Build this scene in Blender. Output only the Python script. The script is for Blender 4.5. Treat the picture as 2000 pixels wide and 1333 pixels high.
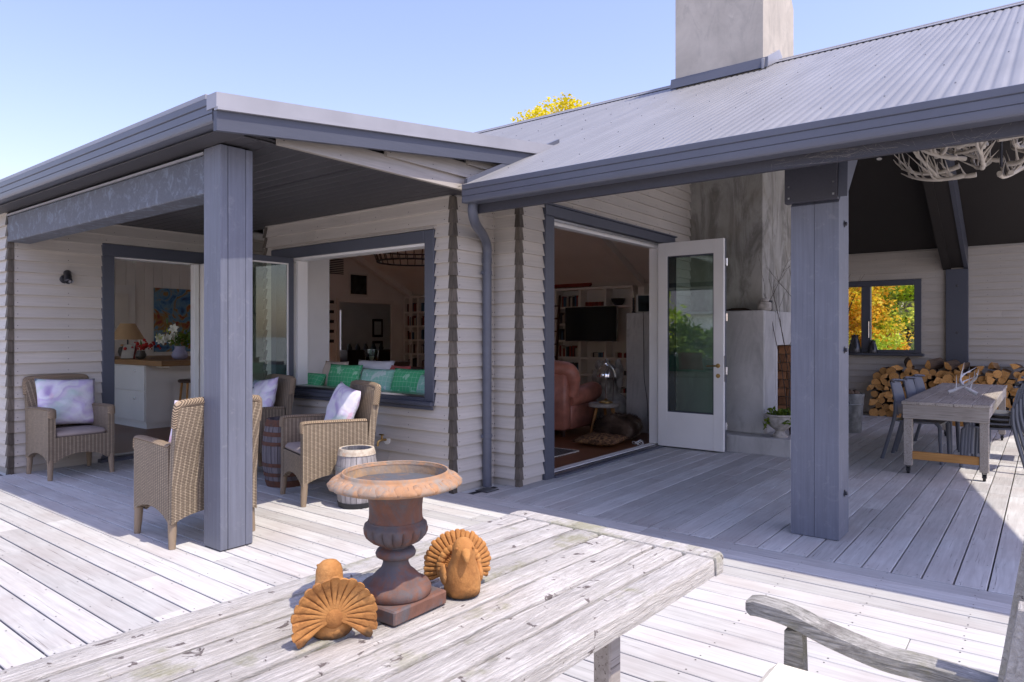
import bpy, bmesh, math, random
import numpy as np
from mathutils import Vector, Matrix, Euler
random.seed(7); np.random.seed(7)
R = math.radians
scene = bpy.context.scene
for o in list(bpy.data.objects): bpy.data.objects.remove(o)

# ------------------------------------------------------------------ camera, sky, sun, exposure
cam_d = bpy.data.cameras.new('camera'); cam = bpy.data.objects.new('camera', cam_d)
scene.collection.objects.link(cam); scene.camera = cam
cam_d.sensor_width = 36; cam_d.lens = 1344.6/2000*36; cam_d.shift_y = -0.00525
cam_d.clip_start = 0.02; cam_d.clip_end = 3000
cam.location = (0, 0, 1.4)
YAW = math.atan2(1045, 1344.6)                       # view direction measured from +X towards +Y
cam.rotation_euler = (R(90), 0, YAW - R(90))

SUNV = Vector((0.012, -0.474, 1.0)).normalized()      # towards the sun
world = bpy.data.worlds.new('World'); scene.world = world; world.use_nodes = True
wn = world.node_tree.nodes; wl = world.node_tree.links
bg = wn['Background']; sky = wn.new('ShaderNodeTexSky'); sky.sky_type = 'NISHITA'; sky.sun_disc = False
sky.sun_elevation = math.asin(SUNV.z); sky.sun_rotation = math.atan2(SUNV.x, SUNV.y)
sky.altitude = 0; sky.air_density = 1.32; sky.dust_density = 1.3; sky.ozone_density = 0.7
tint = wn.new('ShaderNodeMix'); tint.data_type = 'RGBA'; tint.blend_type = 'MULTIPLY'; tint.inputs[0].default_value = 1.0; tint.inputs[7].default_value = (0.88, 0.765, 0.93, 1)
wl.new(sky.outputs[0], tint.inputs[6]); wl.new(tint.outputs[2], bg.inputs[0]); bg.inputs[1].default_value = 0.15
sun_d = bpy.data.lights.new('sun', 'SUN'); sun = bpy.data.objects.new('sun', sun_d)
scene.collection.objects.link(sun); sun_d.energy = 2.3; sun_d.angle = R(0.53); sun_d.color = (1, 0.92, 0.81)
sun.rotation_euler = (-SUNV).to_track_quat('-Z', 'Y').to_euler(); sun.location = (0, -10, 20)
vs = scene.view_settings; vs.view_transform = 'Standard'; vs.look = 'None'; vs.exposure = 1.03; vs.gamma = 1; vs.use_curve_mapping = False
cy = scene.cycles; cy.max_bounces = 12; cy.diffuse_bounces = 8; cy.glossy_bounces = 4; cy.transmission_bounces = 6
cy.transparent_max_bounces = 12; cy.use_denoising = True; cy.caustics_reflective = False; cy.caustics_refractive = False
cy.sample_clamp_indirect = 6

COL = scene.collection
# ------------------------------------------------------------------ materials
MATS = {}
class N:
    def __init__(s, name):
        s.m = bpy.data.materials.new(name); s.m.use_nodes = True; s.t = s.m.node_tree; s.n = s.t.nodes; s.l = s.t.links
        s.b = s.n['Principled BSDF']; MATS[name] = s.m
    def new(s, ty, **kw):
        x = s.n.new(ty)
        for k, v in kw.items(): setattr(x, k, v)
        return x
    def link(s, a, b): s.l.new(a, b)
    def coords(s, stretch=(1, 1, 1), rnd=True):
        tc = s.new('ShaderNodeTexCoord'); v = tc.outputs['Object']
        if rnd:
            oi = s.new('ShaderNodeObjectInfo'); a = s.new('ShaderNodeVectorMath', operation='MULTIPLY_ADD')
            cmb = s.new('ShaderNodeCombineXYZ')
            mu = s.new('ShaderNodeMath', operation='MULTIPLY'); mu.inputs[1].default_value = 53.0
            s.link(oi.outputs['Random'], mu.inputs[0])
            for i in range(3): s.link(mu.outputs[0], cmb.inputs[i])
            a.operation = 'ADD'; s.link(v, a.inputs[0]); s.link(cmb.outputs[0], a.inputs[1]); v = a.outputs[0]
        mp = s.new('ShaderNodeMapping'); mp.inputs['Scale'].default_value = stretch; s.link(v, mp.inputs['Vector'])
        return mp.outputs[0]
    def noise(s, vec, scale, detail=4, rough=0.55, dist=0.0):
        x = s.new('ShaderNodeTexNoise'); x.inputs['Scale'].default_value = scale; x.inputs['Detail'].default_value = detail
        x.inputs['Roughness'].default_value = rough; x.inputs['Distortion'].default_value = dist; s.link(vec, x.inputs['Vector'])
        return x.outputs['Fac']
    def ramp(s, fac, stops):
        x = s.new('ShaderNodeValToRGB'); e = x.color_ramp.elements
        while len(e) < len(stops): e.new(0.5)
        for i, (p, c) in enumerate(stops):
            e[i].position = p; e[i].color = (*c, 1) if len(c) == 3 else c
        s.link(fac, x.inputs[0]); return x.outputs[0]
    def mix(s, fac, a, b, mode='MIX'):
        x = s.new('ShaderNodeMix', data_type='RGBA', blend_type=mode)
        for i, v in ((0, fac), (6, a), (7, b)):
            if hasattr(v, 'default_value') or hasattr(v, 'is_linked'): s.link(v, x.inputs[i])
            elif i == 0: x.inputs[0].default_value = v
            else: x.inputs[i].default_value = (*v, 1)
        return x.outputs[2]
    def rand(s, lo, hi):
        oi = s.new('ShaderNodeObjectInfo'); mr = s.new('ShaderNodeMapRange')
        mr.inputs[3].default_value = lo; mr.inputs[4].default_value = hi; s.link(oi.outputs['Random'], mr.inputs[0])
        return mr.outputs[0]
    def val2col(s, v):
        c = s.new('ShaderNodeCombineColor')
        for i in range(3): s.link(v, c.inputs[i])
        return c.outputs[0]
    def bump(s, h, strength=0.3, dist=0.01):
        x = s.new('ShaderNodeBump'); x.inputs['Strength'].default_value = strength; x.inputs['Distance'].default_value = dist
        s.link(h, x.inputs['Height']); s.link(x.outputs[0], s.b.inputs['Normal'])
    def col(s, c): 
        if hasattr(c, 'is_linked'): s.link(c, s.b.inputs['Base Color'])
        else: s.b.inputs['Base Color'].default_value = (*c, 1)
    def set(s, rough=0.6, metal=0.0, spec=None, **k):
        s.b.inputs['Roughness'].default_value = rough; s.b.inputs['Metallic'].default_value = metal
        if spec is not None: s.b.inputs['Specular IOR Level'].default_value = spec
        return s.m

def simple(name, c, rough=0.6, metal=0.0, var=0.12, scale=6, stretch=(1, 1, 1), bump=0.0, bscale=40, rnd=0.0, spec=0.4, bdist=0.004):
    n = N(name); v = n.coords(stretch)
    f = n.noise(v, scale, 5)
    lo = tuple(max(0, x*(1-var*1.6)) for x in c); hi = tuple(x*(1+var*1.3) for x in c)
    k = n.ramp(f, [(0.3, lo), (0.7, hi)])
    if rnd: k = n.mix(1.0, k, n.val2col(n.rand(1-rnd, 1+rnd)), 'MULTIPLY')
    n.col(k)
    if bump: n.bump(n.noise(v, bscale, 3), bump, bdist)
    return n.set(rough, metal, spec)

def wood(name, c1, c2, dark, rough=0.75, rnd=0.15, along=0, gs=1.0, bump=0.35, crack=0.36, stain=None):
    n = N(name); st = [22.0*gs]*3; st[along] = 1.3*gs
    v = n.coords(tuple(st)); g = n.noise(v, 2.2, 6, 0.65, 0.6)
    k = n.ramp(g, [(0.25, c1), (0.5, tuple((a+b)/2 for a, b in zip(c1, c2))), (0.75, c2)])
    st2 = [70.0*gs]*3; st2[along] = 1.6*gs
    v2 = n.coords(tuple(st2)); cr = n.noise(v2, 1.6, 3, 0.6)
    cm = n.ramp(cr, [(crack-0.05, (1, 1, 1)), (crack+0.03, (0, 0, 0))])
    k = n.mix(cm, k, dark)
    v3 = n.coords((1.0, 1.0, 1.0)); bl = n.noise(v3, 1.7, 4, 0.6)
    k = n.mix(n.ramp(bl, [(0.42, (0, 0, 0)), (0.72, (0.55, 0.55, 0.55))]), k, stain or tuple(x*0.72 for x in c1))
    if rnd: k = n.mix(1.0, k, n.val2col(n.rand(1-rnd, 1+rnd)), 'MULTIPLY')
    n.col(k); n.bump(g, bump, 0.003)
    return n.set(rough, 0, 0.3)

wood('deck_wood', (0.40, 0.395, 0.38), (0.60, 0.595, 0.575), (0.21, 0.195, 0.185), rnd=0.17, gs=0.8, stain=(0.37, 0.32, 0.295), crack=0.33)
wood('grey_timber', (0.30, 0.265, 0.23), (0.50, 0.455, 0.41), (0.11, 0.09, 0.08), rnd=0.12, crack=0.38)
wood('raw_timber', (0.42, 0.20, 0.06), (0.55, 0.31, 0.11), (0.25, 0.11, 0.03), rnd=0.05)
wood('interior_floor', (0.16, 0.055, 0.02), (0.24, 0.09, 0.035), (0.09, 0.03, 0.012), rough=0.35, rnd=0.12)
wood('oak', (0.30, 0.16, 0.07), (0.42, 0.24, 0.11), (0.2, 0.1, 0.04), rough=0.45)
wood('dark_wood', (0.045, 0.02, 0.012), (0.075, 0.033, 0.02), (0.02, 0.01, 0.007), rough=0.4)
wood('honey_wood', (0.42, 0.19, 0.05), (0.52, 0.26, 0.08), (0.3, 0.12, 0.03), rough=0.4)

def paint(name, c, rough=0.55, var=0.1, rnd=0.05, along=0, bump=0.25, wear=None, wlo=0.50, ws=6):
    n = N(name); st = [30.0]*3; st[along] = 1.0
    v = n.coords(tuple(st)); g = n.noise(v, 2.0, 5, 0.6, 0.4)
    v3 = n.coords((1, 1, 1)); b = n.noise(v3, 2.3, 5, 0.6)
    k = n.ramp(g, [(0.3, tuple(x*(1-var) for x in c)), (0.7, tuple(x*(1+var) for x in c))])
    k = n.mix(n.ramp(b, [(0.35, (0, 0, 0)), (0.75, (0.5, 0.5, 0.5))]), k, tuple(x*(1-2.2*var) for x in c))
    if wear:
        w = n.noise(n.coords((ws, ws, ws)), 1.3, 8, 0.75, 0.8)
        k = n.mix(n.ramp(w, [(wlo, (0, 0, 0)), (wlo+0.16, (0.8, 0.8, 0.8))]), k, wear)
    if rnd: k = n.mix(1.0, k, n.val2col(n.rand(1-rnd, 1+rnd)), 'MULTIPLY')
    n.col(k); n.bump(g, bump, 0.002); return n.set(rough, 0, 0.4)
paint('weatherboard', (0.535, 0.49, 0.435), var=0.08, rnd=0.05)
paint('trim_blue', (0.080, 0.086, 0.110), var=0.06, rough=0.45, rnd=0.02)
paint('trim_post', (0.155, 0.165, 0.205), var=0.14, rough=0.5, rnd=0.06, along=2, wear=(0.23, 0.235, 0.26), wlo=0.56, ws=9)
paint('beam_worn', (0.105, 0.112, 0.135), var=0.12, rough=0.6, wear=(0.2, 0.235, 0.29), rnd=0.0, bump=0.5, ws=9)
paint('fascia_dark', (0.05, 0.05, 0.062), var=0.1, rough=0.5)
paint('ceiling_dark', (0.055, 0.052, 0.056), var=0.08, rough=0.5, rnd=0.05)
paint('ceiling_black', (0.028, 0.024, 0.022), var=0.1, rough=0.6, rnd=0.05)
paint('old_board', (0.40, 0.36, 0.31), var=0.14, rnd=0.12)
paint('soaker', (0.125, 0.104, 0.083), var=0.35, rough=0.7, along=2, rnd=0.3)
simple('white_paint', (0.82, 0.80, 0.77), 0.4, var=0.03, scale=2)
simple('cream_wall', (0.82, 0.785, 0.735), 0.7, var=0.04, scale=1.5)
simple('white_shelf', (0.78, 0.75, 0.70), 0.5, var=0.04, scale=2)
simple('roof_steel', (0.215, 0.215, 0.218), 0.45, 0.0, var=0.08, scale=1.6, stretch=(0.35, 3, 1), spec=0.5)
simple('flashing', (0.33, 0.33, 0.35), 0.4, 0.0, var=0.05, scale=3)
simple('gutter_steel', (0.100, 0.106, 0.132), 0.38, 0.0, var=0.05, scale=2, spec=0.5)
simple('pipe_blue', (0.105, 0.112, 0.14), 0.35, 0.0, var=0.05, scale=3)
simple('rubber', (0.02, 0.02, 0.02), 0.6)
simple('steel', (0.45, 0.45, 0.46), 0.3, 1.0, var=0.08)
simple('dark_steel', (0.09, 0.09, 0.1), 0.4, 0.8, var=0.15)
simple('brass', (0.42, 0.27, 0.1), 0.35, 1.0, var=0.15)
simple('chrome', (0.7, 0.7, 0.72), 0.12, 1.0, var=0.03)
simple('galvanised', (0.30, 0.32, 0.33), 0.5, 0.75, var=0.25, scale=9)
simple('grey_plastic', (0.105, 0.115, 0.145), 0.45, var=0.04)
simple('charcoal', (0.03, 0.03, 0.033), 0.7)
simple('bone', (0.58, 0.52, 0.43), 0.6, var=0.16, scale=7, bump=0.3, bscale=30, rnd=0.08)
simple('bleached_bone', (0.72, 0.72, 0.72), 0.55, var=0.08, scale=7)
simple('leather', (0.42, 0.165, 0.115), 0.38, var=0.22, scale=5, bump=0.25, bscale=60)
simple('taupe', (0.36, 0.30, 0.275), 0.85, var=0.06, bump=0.2, bscale=300, bdist=0.001)
simple('cream_fabric', (0.78, 0.74, 0.64), 0.9, var=0.03, bump=0.2, bscale=250, bdist=0.001)
simple('grey_fabric', (0.2, 0.19, 0.175), 0.9, var=0.1)
simple('stone_statue', (0.36, 0.34, 0.31), 0.85, var=0.22, scale=9, bump=0.5, bscale=35)
simple('limestone', (0.42, 0.39, 0.35), 0.9, var=0.25, scale=14, bump=0.5, bscale=50)
simple('soil', (0.03, 0.022, 0.017), 0.95, var=0.4, scale=30, bump=0.8, bscale=60)
simple('lilac_glaze', (0.36, 0.35, 0.50), 0.18, var=0.1, scale=4)
simple('dark_pot', (0.07, 0.06, 0.05), 0.4, var=0.4, scale=14)
simple('shade_paper', (0.55, 0.36, 0.2), 0.85, var=0.06)
simple('petal', (0.80, 0.80, 0.72), 0.6, var=0.05, rnd=0.05)
simple('red_petal', (0.42, 0.02, 0.015), 0.5, var=0.2)
simple('stem_green', (0.10, 0.19, 0.04), 0.5, var=0.3, rnd=0.2)
simple('black_screen', (0.004, 0.004, 0.005), 0.12, var=0)
simple('fire_brick', (0.34, 0.17, 0.085), 0.9, var=0.25, scale=10, bump=0.4, rnd=0.25)
simple('black_hole', (0.008, 0.007, 0.006), 0.95)
simple('twig', (0.05, 0.032, 0.022), 0.8, var=0.2)
simple('candle_wax', (0.62, 0.57, 0.45), 0.5)
simple('book_red', (0.22, 0.03, 0.02), 0.6, rnd=0.4)
simple('book_white', (0.5, 0.46, 0.4), 0.6, rnd=0.3)
simple('book_dark', (0.04, 0.035, 0.035), 0.6, rnd=0.4)
simple('book_blue', (0.05, 0.12, 0.2), 0.6, rnd=0.4)
simple('mat_white', (0.7, 0.68, 0.63), 0.7, var=0.03)
simple('photo_dark', (0.02, 0.03, 0.035), 0.3, var=0.6, scale=8)
simple('cord_white', (0.7, 0.7, 0.68), 0.5)
simple('nail', (0.045, 0.04, 0.04), 0.6, 0.4)
simple('cobweb', (0.33, 0.30, 0.26), 0.9)
simple('red_fabric', (0.5, 0.12, 0.1), 0.9, var=0.1)
simple('beige_fabric', (0.55, 0.45, 0.36), 0.9, var=0.06)
simple('white_fabric', (0.68, 0.66, 0.68), 0.9, var=0.04)
simple('bark', (0.13, 0.085, 0.055), 0.9, var=0.4, scale=14, stretch=(0.5, 2, 2), bump=0.8, bscale=40, rnd=0.35)
simple('tree_bark', (0.10, 0.07, 0.05), 0.95, var=0.3, bump=0.6)
simple('far_white', (0.75, 0.73, 0.7), 0.7); simple('far_roof', (0.22, 0.2, 0.2), 0.6)

# log end grain: pale sawn wood, orange heart, per-log tint
n = N('log_end'); v = n.coords((1, 1, 1)); f = n.noise(v, 14, 5); k = n.ramp(f, [(0.3, (0.50, 0.22, 0.06)), (0.7, (0.76, 0.44, 0.17))])
k = n.mix(1.0, k, n.val2col(n.rand(0.6, 1.15)), 'MULTIPLY'); n.col(k); n.bump(n.noise(v, 70, 3), 0.5, 0.004); n.set(0.9, 0, 0.2)
n = N('log_split'); v = n.coords((1.5, 14, 14)); f = n.noise(v, 2.5, 5); k = n.ramp(f, [(0.3, (0.35, 0.18, 0.075)), (0.7, (0.66, 0.42, 0.21))])
k = n.mix(1.0, k, n.val2col(n.rand(0.6, 1.15)), 'MULTIPLY'); n.col(k); n.bump(f, 0.6, 0.006); n.set(0.9, 0, 0.2)

# lichen covered table timber
def lichen_wood(name, base1, base2, spots=0.66, green=0.6, along=0, darken=1.0):
    n = N(name); st = [26.0]*3; st[along] = 2.2
    v = n.coords(tuple(st)); g = n.noise(v, 4.2, 7, 0.75, 0.9)
    k = n.ramp(g, [(0.30, tuple(x*0.62 for x in base1)), (0.42, base1), (0.68, base2)])
    v1 = n.coords((1, 1, 1))
    wsh = n.noise(v1, 5.5, 7, 0.72, 0.5); k = n.mix(n.ramp(wsh, [(0.52, (0, 0, 0)), (0.68, (0.6, 0.6, 0.6))]), k, tuple(min(0.8, x*1.1) for x in base2))
    gr = n.noise(v1, 3.1, 6, 0.7); k = n.mix(n.ramp(gr, [(green, (0, 0, 0)), (green+0.09, (0.65, 0.65, 0.65))]), k, (0.30*darken, 0.29*darken, 0.16*darken))
    sp = n.noise(v1, 21.0, 5, 0.6, 0.6); k = n.mix(n.ramp(sp, [(spots, (0, 0, 0)), (spots+0.03, (0.85, 0.85, 0.85))]), k, (0.10, 0.075, 0.07))
    dk = n.noise(n.coords((2.2, 9, 9)), 0.9, 6, 0.7); k = n.mix(n.ramp(dk, [(0.57, (0, 0, 0)), (0.71, (0.8, 0.8, 0.8))]), k, (0.20*darken, 0.18*darken, 0.165*darken))
    k = n.mix(1.0, k, n.val2col(n.rand(0.9, 1.08)), 'MULTIPLY')
    n.col(k); n.bump(g, 1.0, 0.009); return n.set(0.9, 0, 0.2)
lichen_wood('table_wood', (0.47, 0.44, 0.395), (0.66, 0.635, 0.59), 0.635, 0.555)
lichen_wood('chair_wood', (0.25, 0.243, 0.215), (0.60, 0.58, 0.53), 0.66, 0.50, along=1, darken=0.9)

# concrete
def concrete(name, c, dark, stainlo, streak=0.5, green=None):
    n = N(name); v = n.coords((1, 1, 1), rnd=False); a = n.noise(v, 1.6, 8, 0.65, 0.3)
    k = n.ramp(a, [(0.3, tuple(x*0.8 for x in c)), (0.7, tuple(x*1.12 for x in c))])
    s_ = n.noise(n.coords((2.6, 2.6, 0.8), rnd=False), 1.3, 9, 0.72, 1.2)
    k = n.mix(n.ramp(s_, [(stainlo, (0, 0, 0)), (stainlo+0.16, (streak,)*3)]), k, dark)
    w = n.noise(n.coords((6, 6, 1.6), rnd=False), 1.4, 6, 0.7, 1.0); k = n.mix(n.ramp(w, [(0.62, (0, 0, 0)), (0.75, (0.45,)*3)]), k, tuple(min(1, x*1.5) for x in c))
    if green: k = n.mix(n.ramp(n.noise(v, 2.4, 5), [(0.5, (0, 0, 0)), (0.75, (0.6,)*3)]), k, green)
    n.col(k); n.bump(n.noise(v, 30, 6), 0.25, 0.006); n.set(0.85, 0, 0.3)
concrete('concrete', (0.52, 0.505, 0.485), (0.34, 0.33, 0.315), 0.48, 0.8)
concrete('concrete_stained', (0.44, 0.425, 0.39), (0.19, 0.182, 0.16), 0.44, 0.85, (0.30, 0.275, 0.215))
concrete('concrete_chimney', (0.53, 0.48, 0.40), (0.34, 0.315, 0.27), 0.5, 0.5)

# terracotta and rust
n = N('terracotta'); v = n.coords((1, 1, 1)); a = n.noise(v, 9, 7, 0.65); k = n.ramp(a, [(0.28, (0.33, 0.14, 0.045)), (0.55, (0.50, 0.235, 0.075)), (0.75, (0.60, 0.32, 0.12))])
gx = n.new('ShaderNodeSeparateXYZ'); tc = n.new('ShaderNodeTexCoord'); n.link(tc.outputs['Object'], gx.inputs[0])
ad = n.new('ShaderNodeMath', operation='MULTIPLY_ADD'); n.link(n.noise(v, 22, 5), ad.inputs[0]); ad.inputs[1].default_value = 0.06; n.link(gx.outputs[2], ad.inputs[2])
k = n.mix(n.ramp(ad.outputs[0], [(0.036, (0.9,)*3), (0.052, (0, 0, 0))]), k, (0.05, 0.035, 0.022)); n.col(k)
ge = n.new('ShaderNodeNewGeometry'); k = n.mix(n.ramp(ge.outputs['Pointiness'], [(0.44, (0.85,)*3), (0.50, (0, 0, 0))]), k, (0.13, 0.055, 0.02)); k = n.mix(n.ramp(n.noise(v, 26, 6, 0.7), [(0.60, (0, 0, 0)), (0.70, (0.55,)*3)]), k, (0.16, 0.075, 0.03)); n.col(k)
k = n.mix(n.ramp(n.noise(v, 11, 7, 0.72, 0.6), [(0.50, (0, 0, 0)), (0.66, (0.6,)*3)]), k, (0.24, 0.10, 0.035)); n.col(k)
n.bump(n.noise(v, 45, 7, 0.7), 0.75, 0.006); n.set(0.88, 0, 0.2)
def rust(name, rustc, iron, lo):
    n = N(name); v = n.coords((1, 1, 1)); a = n.noise(v, 11, 9, 0.75, 0.6); f = n.ramp(a, [(lo+.03, (0, 0, 0)), (lo+0.15, (1, 1, 1))])
    k = n.mix(f, iron, rustc); b = n.noise(v, 30, 5); k = n.mix(n.ramp(b, [(0.4, (0, 0, 0)), (0.8, (0.6,)*3)]), k, tuple(x*0.55 for x in rustc))
    c = n.noise(v, 16, 6, 0.7); k = n.mix(n.ramp(c, [(0.58, (0, 0, 0)), (0.7, (0.5,)*3)]), k, tuple(min(1, x*1.45) for x in rustc))
    n.col(k); n.bump(b, 0.7, 0.004); n.set(0.8, 0.1, 0.25)
rust('rust_rim', (0.42, 0.235, 0.125), (0.29, 0.245, 0.20), 0.40)
rust('rust_wall', (0.46, 0.29, 0.15), (0.30, 0.25, 0.20), 0.42)
rust('rust_floor', (0.20, 0.13, 0.085), (0.10, 0.105, 0.115), 0.52)
rust('rust_body', (0.20, 0.10, 0.07), (0.125, 0.115, 0.118), 0.42)
rust('rust_inner', (0.33, 0.19, 0.10), (0.12, 0.12, 0.13), 0.45)
rust('barrel_hoop_rust', (0.16, 0.075, 0.05), (0.10, 0.07, 0.06), 0.35)
rust('cream_rust', (0.40, 0.17, 0.06), (0.62, 0.56, 0.45), 0.60)

# wicker: woven strands, brick pattern in the chair's own coordinates
n = N('wicker'); tc = n.new('ShaderNodeTexCoord'); sp = n.new('ShaderNodeSeparateXYZ'); n.link(tc.outputs['Object'], sp.inputs[0])
ad = n.new('ShaderNodeMath', operation='ADD'); n.link(sp.outputs[0], ad.inputs[0]); n.link(sp.outputs[1], ad.inputs[1])
cb = n.new('ShaderNodeCombineXYZ'); n.link(ad.outputs[0], cb.inputs[0]); n.link(sp.outputs[2], cb.inputs[1])
br = n.new('ShaderNodeTexBrick'); br.offset = 0.5; n.link(cb.outputs[0], br.inputs['Vector'])
for k_, v_ in (('Scale', 1.0), ('Mortar Size', 0.0022), ('Mortar Smooth', 0.6), ('Brick Width', 0.034), ('Row Height', 0.0105), ('Bias', 0.0)): br.inputs[k_].default_value = v_
br.inputs['Color1'].default_value = (0.56, 0.45, 0.315, 1); br.inputs['Color2'].default_value = (0.42, 0.335, 0.235, 1); br.inputs['Mortar'].default_value = (0.065, 0.048, 0.036, 1)
nz = n.noise(n.coords((1, 1, 1)), 3.0, 4); kk = n.mix(n.ramp(nz, [(0.3, (0, 0, 0)), (0.7, (0.4,)*3)]), br.outputs['Color'], (0.30, 0.235, 0.17))
sn = n.new('ShaderNodeMath', operation='SINE'); mu_ = n.new('ShaderNodeMath', operation='MULTIPLY'); mu_.inputs[1].default_value = 2*math.pi/0.034; n.link(ad.outputs[0], mu_.inputs[0]); n.link(mu_.outputs[0], sn.inputs[0]); kk = n.mix(n.ramp(sn.outputs[0], [(0.0, (0.55,)*3), (0.6, (0, 0, 0))]), kk, (0.13, 0.095, 0.065)); n.col(kk)
iv = n.new('ShaderNodeMath', operation='SUBTRACT'); iv.inputs[0].default_value = 1.0; n.link(br.outputs['Fac'], iv.inputs[1])
n.bump(iv.outputs[0], 0.9, 0.006); n.set(0.7, 0, 0.3)
n = N('wicker_braid'); v = n.coords((1, 1, 1), rnd=False); wv = n.new('ShaderNodeTexWave'); wv.wave_type = 'BANDS'; wv.bands_direction = 'DIAGONAL'; wv.inputs['Scale'].default_value = 34; wv.inputs['Distortion'].default_value = 1.2
n.link(v, wv.inputs['Vector']); n.col(n.ramp(wv.outputs['Fac'], [(0.1, (0.09, 0.065, 0.045)), (0.5, (0.40, 0.30, 0.20))])); n.bump(wv.outputs['Fac'], 0.8, 0.006); n.set(0.7, 0, 0.3)
n = N('wicker_leg'); v = n.coords((1, 1, 1), rnd=False); wv = n.new('ShaderNodeTexWave'); wv.wave_type = 'BANDS'; wv.bands_direction = 'Z'; wv.inputs['Scale'].default_value = 45; wv.inputs['Distortion'].default_value = 0.6
n.link(v, wv.inputs['Vector']); n.col(n.ramp(wv.outputs['Fac'], [(0.1, (0.17, 0.125, 0.085)), (0.5, (0.38, 0.29, 0.20))])); n.bump(wv.outputs['Fac'], 0.5, 0.003); n.set(0.7, 0, 0.3)

# printed fabrics
n = N('lilac_print'); v = n.coords((1, 1, 1)); a = n.noise(v, 3.4, 2, 0.4, 1.1)
k = n.ramp(a, [(0.30, (0.44, 0.33, 0.58)), (0.42, (0.74, 0.69, 0.80)), (0.50, (0.80, 0.78, 0.82)), (0.60, (0.62, 0.53, 0.72)), (0.72, (0.80, 0.77, 0.81))])
b = n.noise(v, 2.6, 2, 0.4, 1.5); k = n.mix(n.ramp(b, [(0.60, (0, 0, 0)), (0.68, (0.8,)*3)]), k, (0.56, 0.68, 0.61)); c = n.noise(v, 5.0, 1, 0.3, 1.0)
k = n.mix(n.ramp(c, [(0.66, (0, 0, 0)), (0.74, (0.75,)*3)]), k, (0.78, 0.50, 0.62)); n.col(k); n.bump(n.noise(v, 9, 4, 0.6, 0.8), 0.5, 0.02); n.set(0.9, 0, 0.15)
def green_print(name, g1, fig):
    n = N(name); v = n.coords((1, 1, 1)); a = n.noise(v, 11, 2, 0.5, 0.6); k = n.mix(n.ramp(a, [(0.60, (0, 0, 0)), (0.63, (0.8,)*3)]), g1, fig)
    tc = n.new('ShaderNodeTexCoord'); br = n.new('ShaderNodeTexBrick'); br.offset = 0; sw = n.new('ShaderNodeMapping'); n.link(tc.outputs['Object'], sw.inputs['Vector']); sw.inputs['Rotation'].default_value = (R(90), 0, 0)
    n.link(sw.outputs[0], br.inputs['Vector']); br.inputs['Scale'].default_value = 1; br.inputs['Brick Width'].default_value = 0.05; br.inputs['Row Height'].default_value = 0.05; br.inputs['Mortar Size'].default_value = 0.0012
    k = n.mix(br.outputs['Fac'], k, fig); n.col(k); n.set(0.9, 0, 0.2)
green_print('green_print', (0.09, 0.46, 0.20), (0.42, 0.68, 0.48)); green_print('mint_print', (0.30, 0.58, 0.44), (0.62, 0.72, 0.66))
n = N('red_check'); tc = n.new('ShaderNodeTexCoord'); ck = n.new('ShaderNodeTexChecker'); ck.inputs['Scale'].default_value = 12; n.link(tc.outputs['Object'], ck.inputs[0])
ck.inputs[1].default_value = (0.32, 0.03, 0.025, 1); ck.inputs[2].default_value = (0.62, 0.5, 0.45, 1); n.col(ck.outputs[0]); n.set(0.9)
n = N('kilim'); v = n.coords((1, 1, 1)); a = n.noise(v, 28, 3); k = n.ramp(a, [(0.35, (0.06, 0.035, 0.02)), (0.5, (0.16, 0.085, 0.05)), (0.62, (0.33, 0.19, 0.08)), (0.7, (0.2, 0.05, 0.04))]); n.col(k); n.bump(a, 0.6, 0.01); n.set(0.95, 0, 0.1)
n = N('rug_wool'); v = n.coords((1, 1, 1)); a = n.noise(v, 40, 4); n.col(n.ramp(a, [(0.4, (0.07, 0.06, 0.055)), (0.6, (0.17, 0.14, 0.125))])); n.bump(a, 0.8, 0.01); n.set(0.95, 0, 0.1)
n = N('fur'); v = n.coords((1, 1, 1), rnd=False); a = n.noise(v, 3.4, 3, 0.5, 0.4); k = n.ramp(a, [(0.36, (0.05, 0.032, 0.022)), (0.52, (0.13, 0.085, 0.06)), (0.60, (0.25, 0.19, 0.14)), (0.66, (0.55, 0.48, 0.38))]); n.col(k); n.set(0.95, 0, 0.1)
n = N('abstract_painting'); v = n.coords((1, 1, 1), rnd=False); a = n.noise(v, 3.2, 3, 0.55, 1.6)
k = n.ramp(a, [(0.26, (0.008, 0.015, 0.05)), (0.38, (0.05, 0.16, 0.34)), (0.48, (0.14, 0.27, 0.36)), (0.55, (0.30, 0.17, 0.04)), (0.64, (0.24, 0.025, 0.02)), (0.78, (0.02, 0.06, 0.09))]); n.col(k); n.set(0.5)
n = N('barrel_stave'); v = n.coords((16, 16, 1.2)); a = n.noise(v, 1.6, 6, 0.6); k = n.ramp(a, [(0.3, (0.22, 0.205, 0.205)), (0.7, (0.46, 0.43, 0.42))]); n.col(n.mix(1.0, k, n.val2col(n.rand(0.8, 1.15)), 'MULTIPLY')); n.bump(a, 0.5, 0.004); n.set(0.85, 0, 0.2)
n = N('barrel_stave_dark'); v = n.coords((16, 16, 1.2)); a = n.noise(v, 1.6, 6, 0.6); k = n.ramp(a, [(0.3, (0.10, 0.09, 0.095)), (0.7, (0.24, 0.21, 0.215))]); n.col(n.mix(1.0, k, n.val2col(n.rand(0.8, 1.15)), 'MULTIPLY')); n.bump(a, 0.5, 0.004); n.set(0.85, 0, 0.2)
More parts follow.
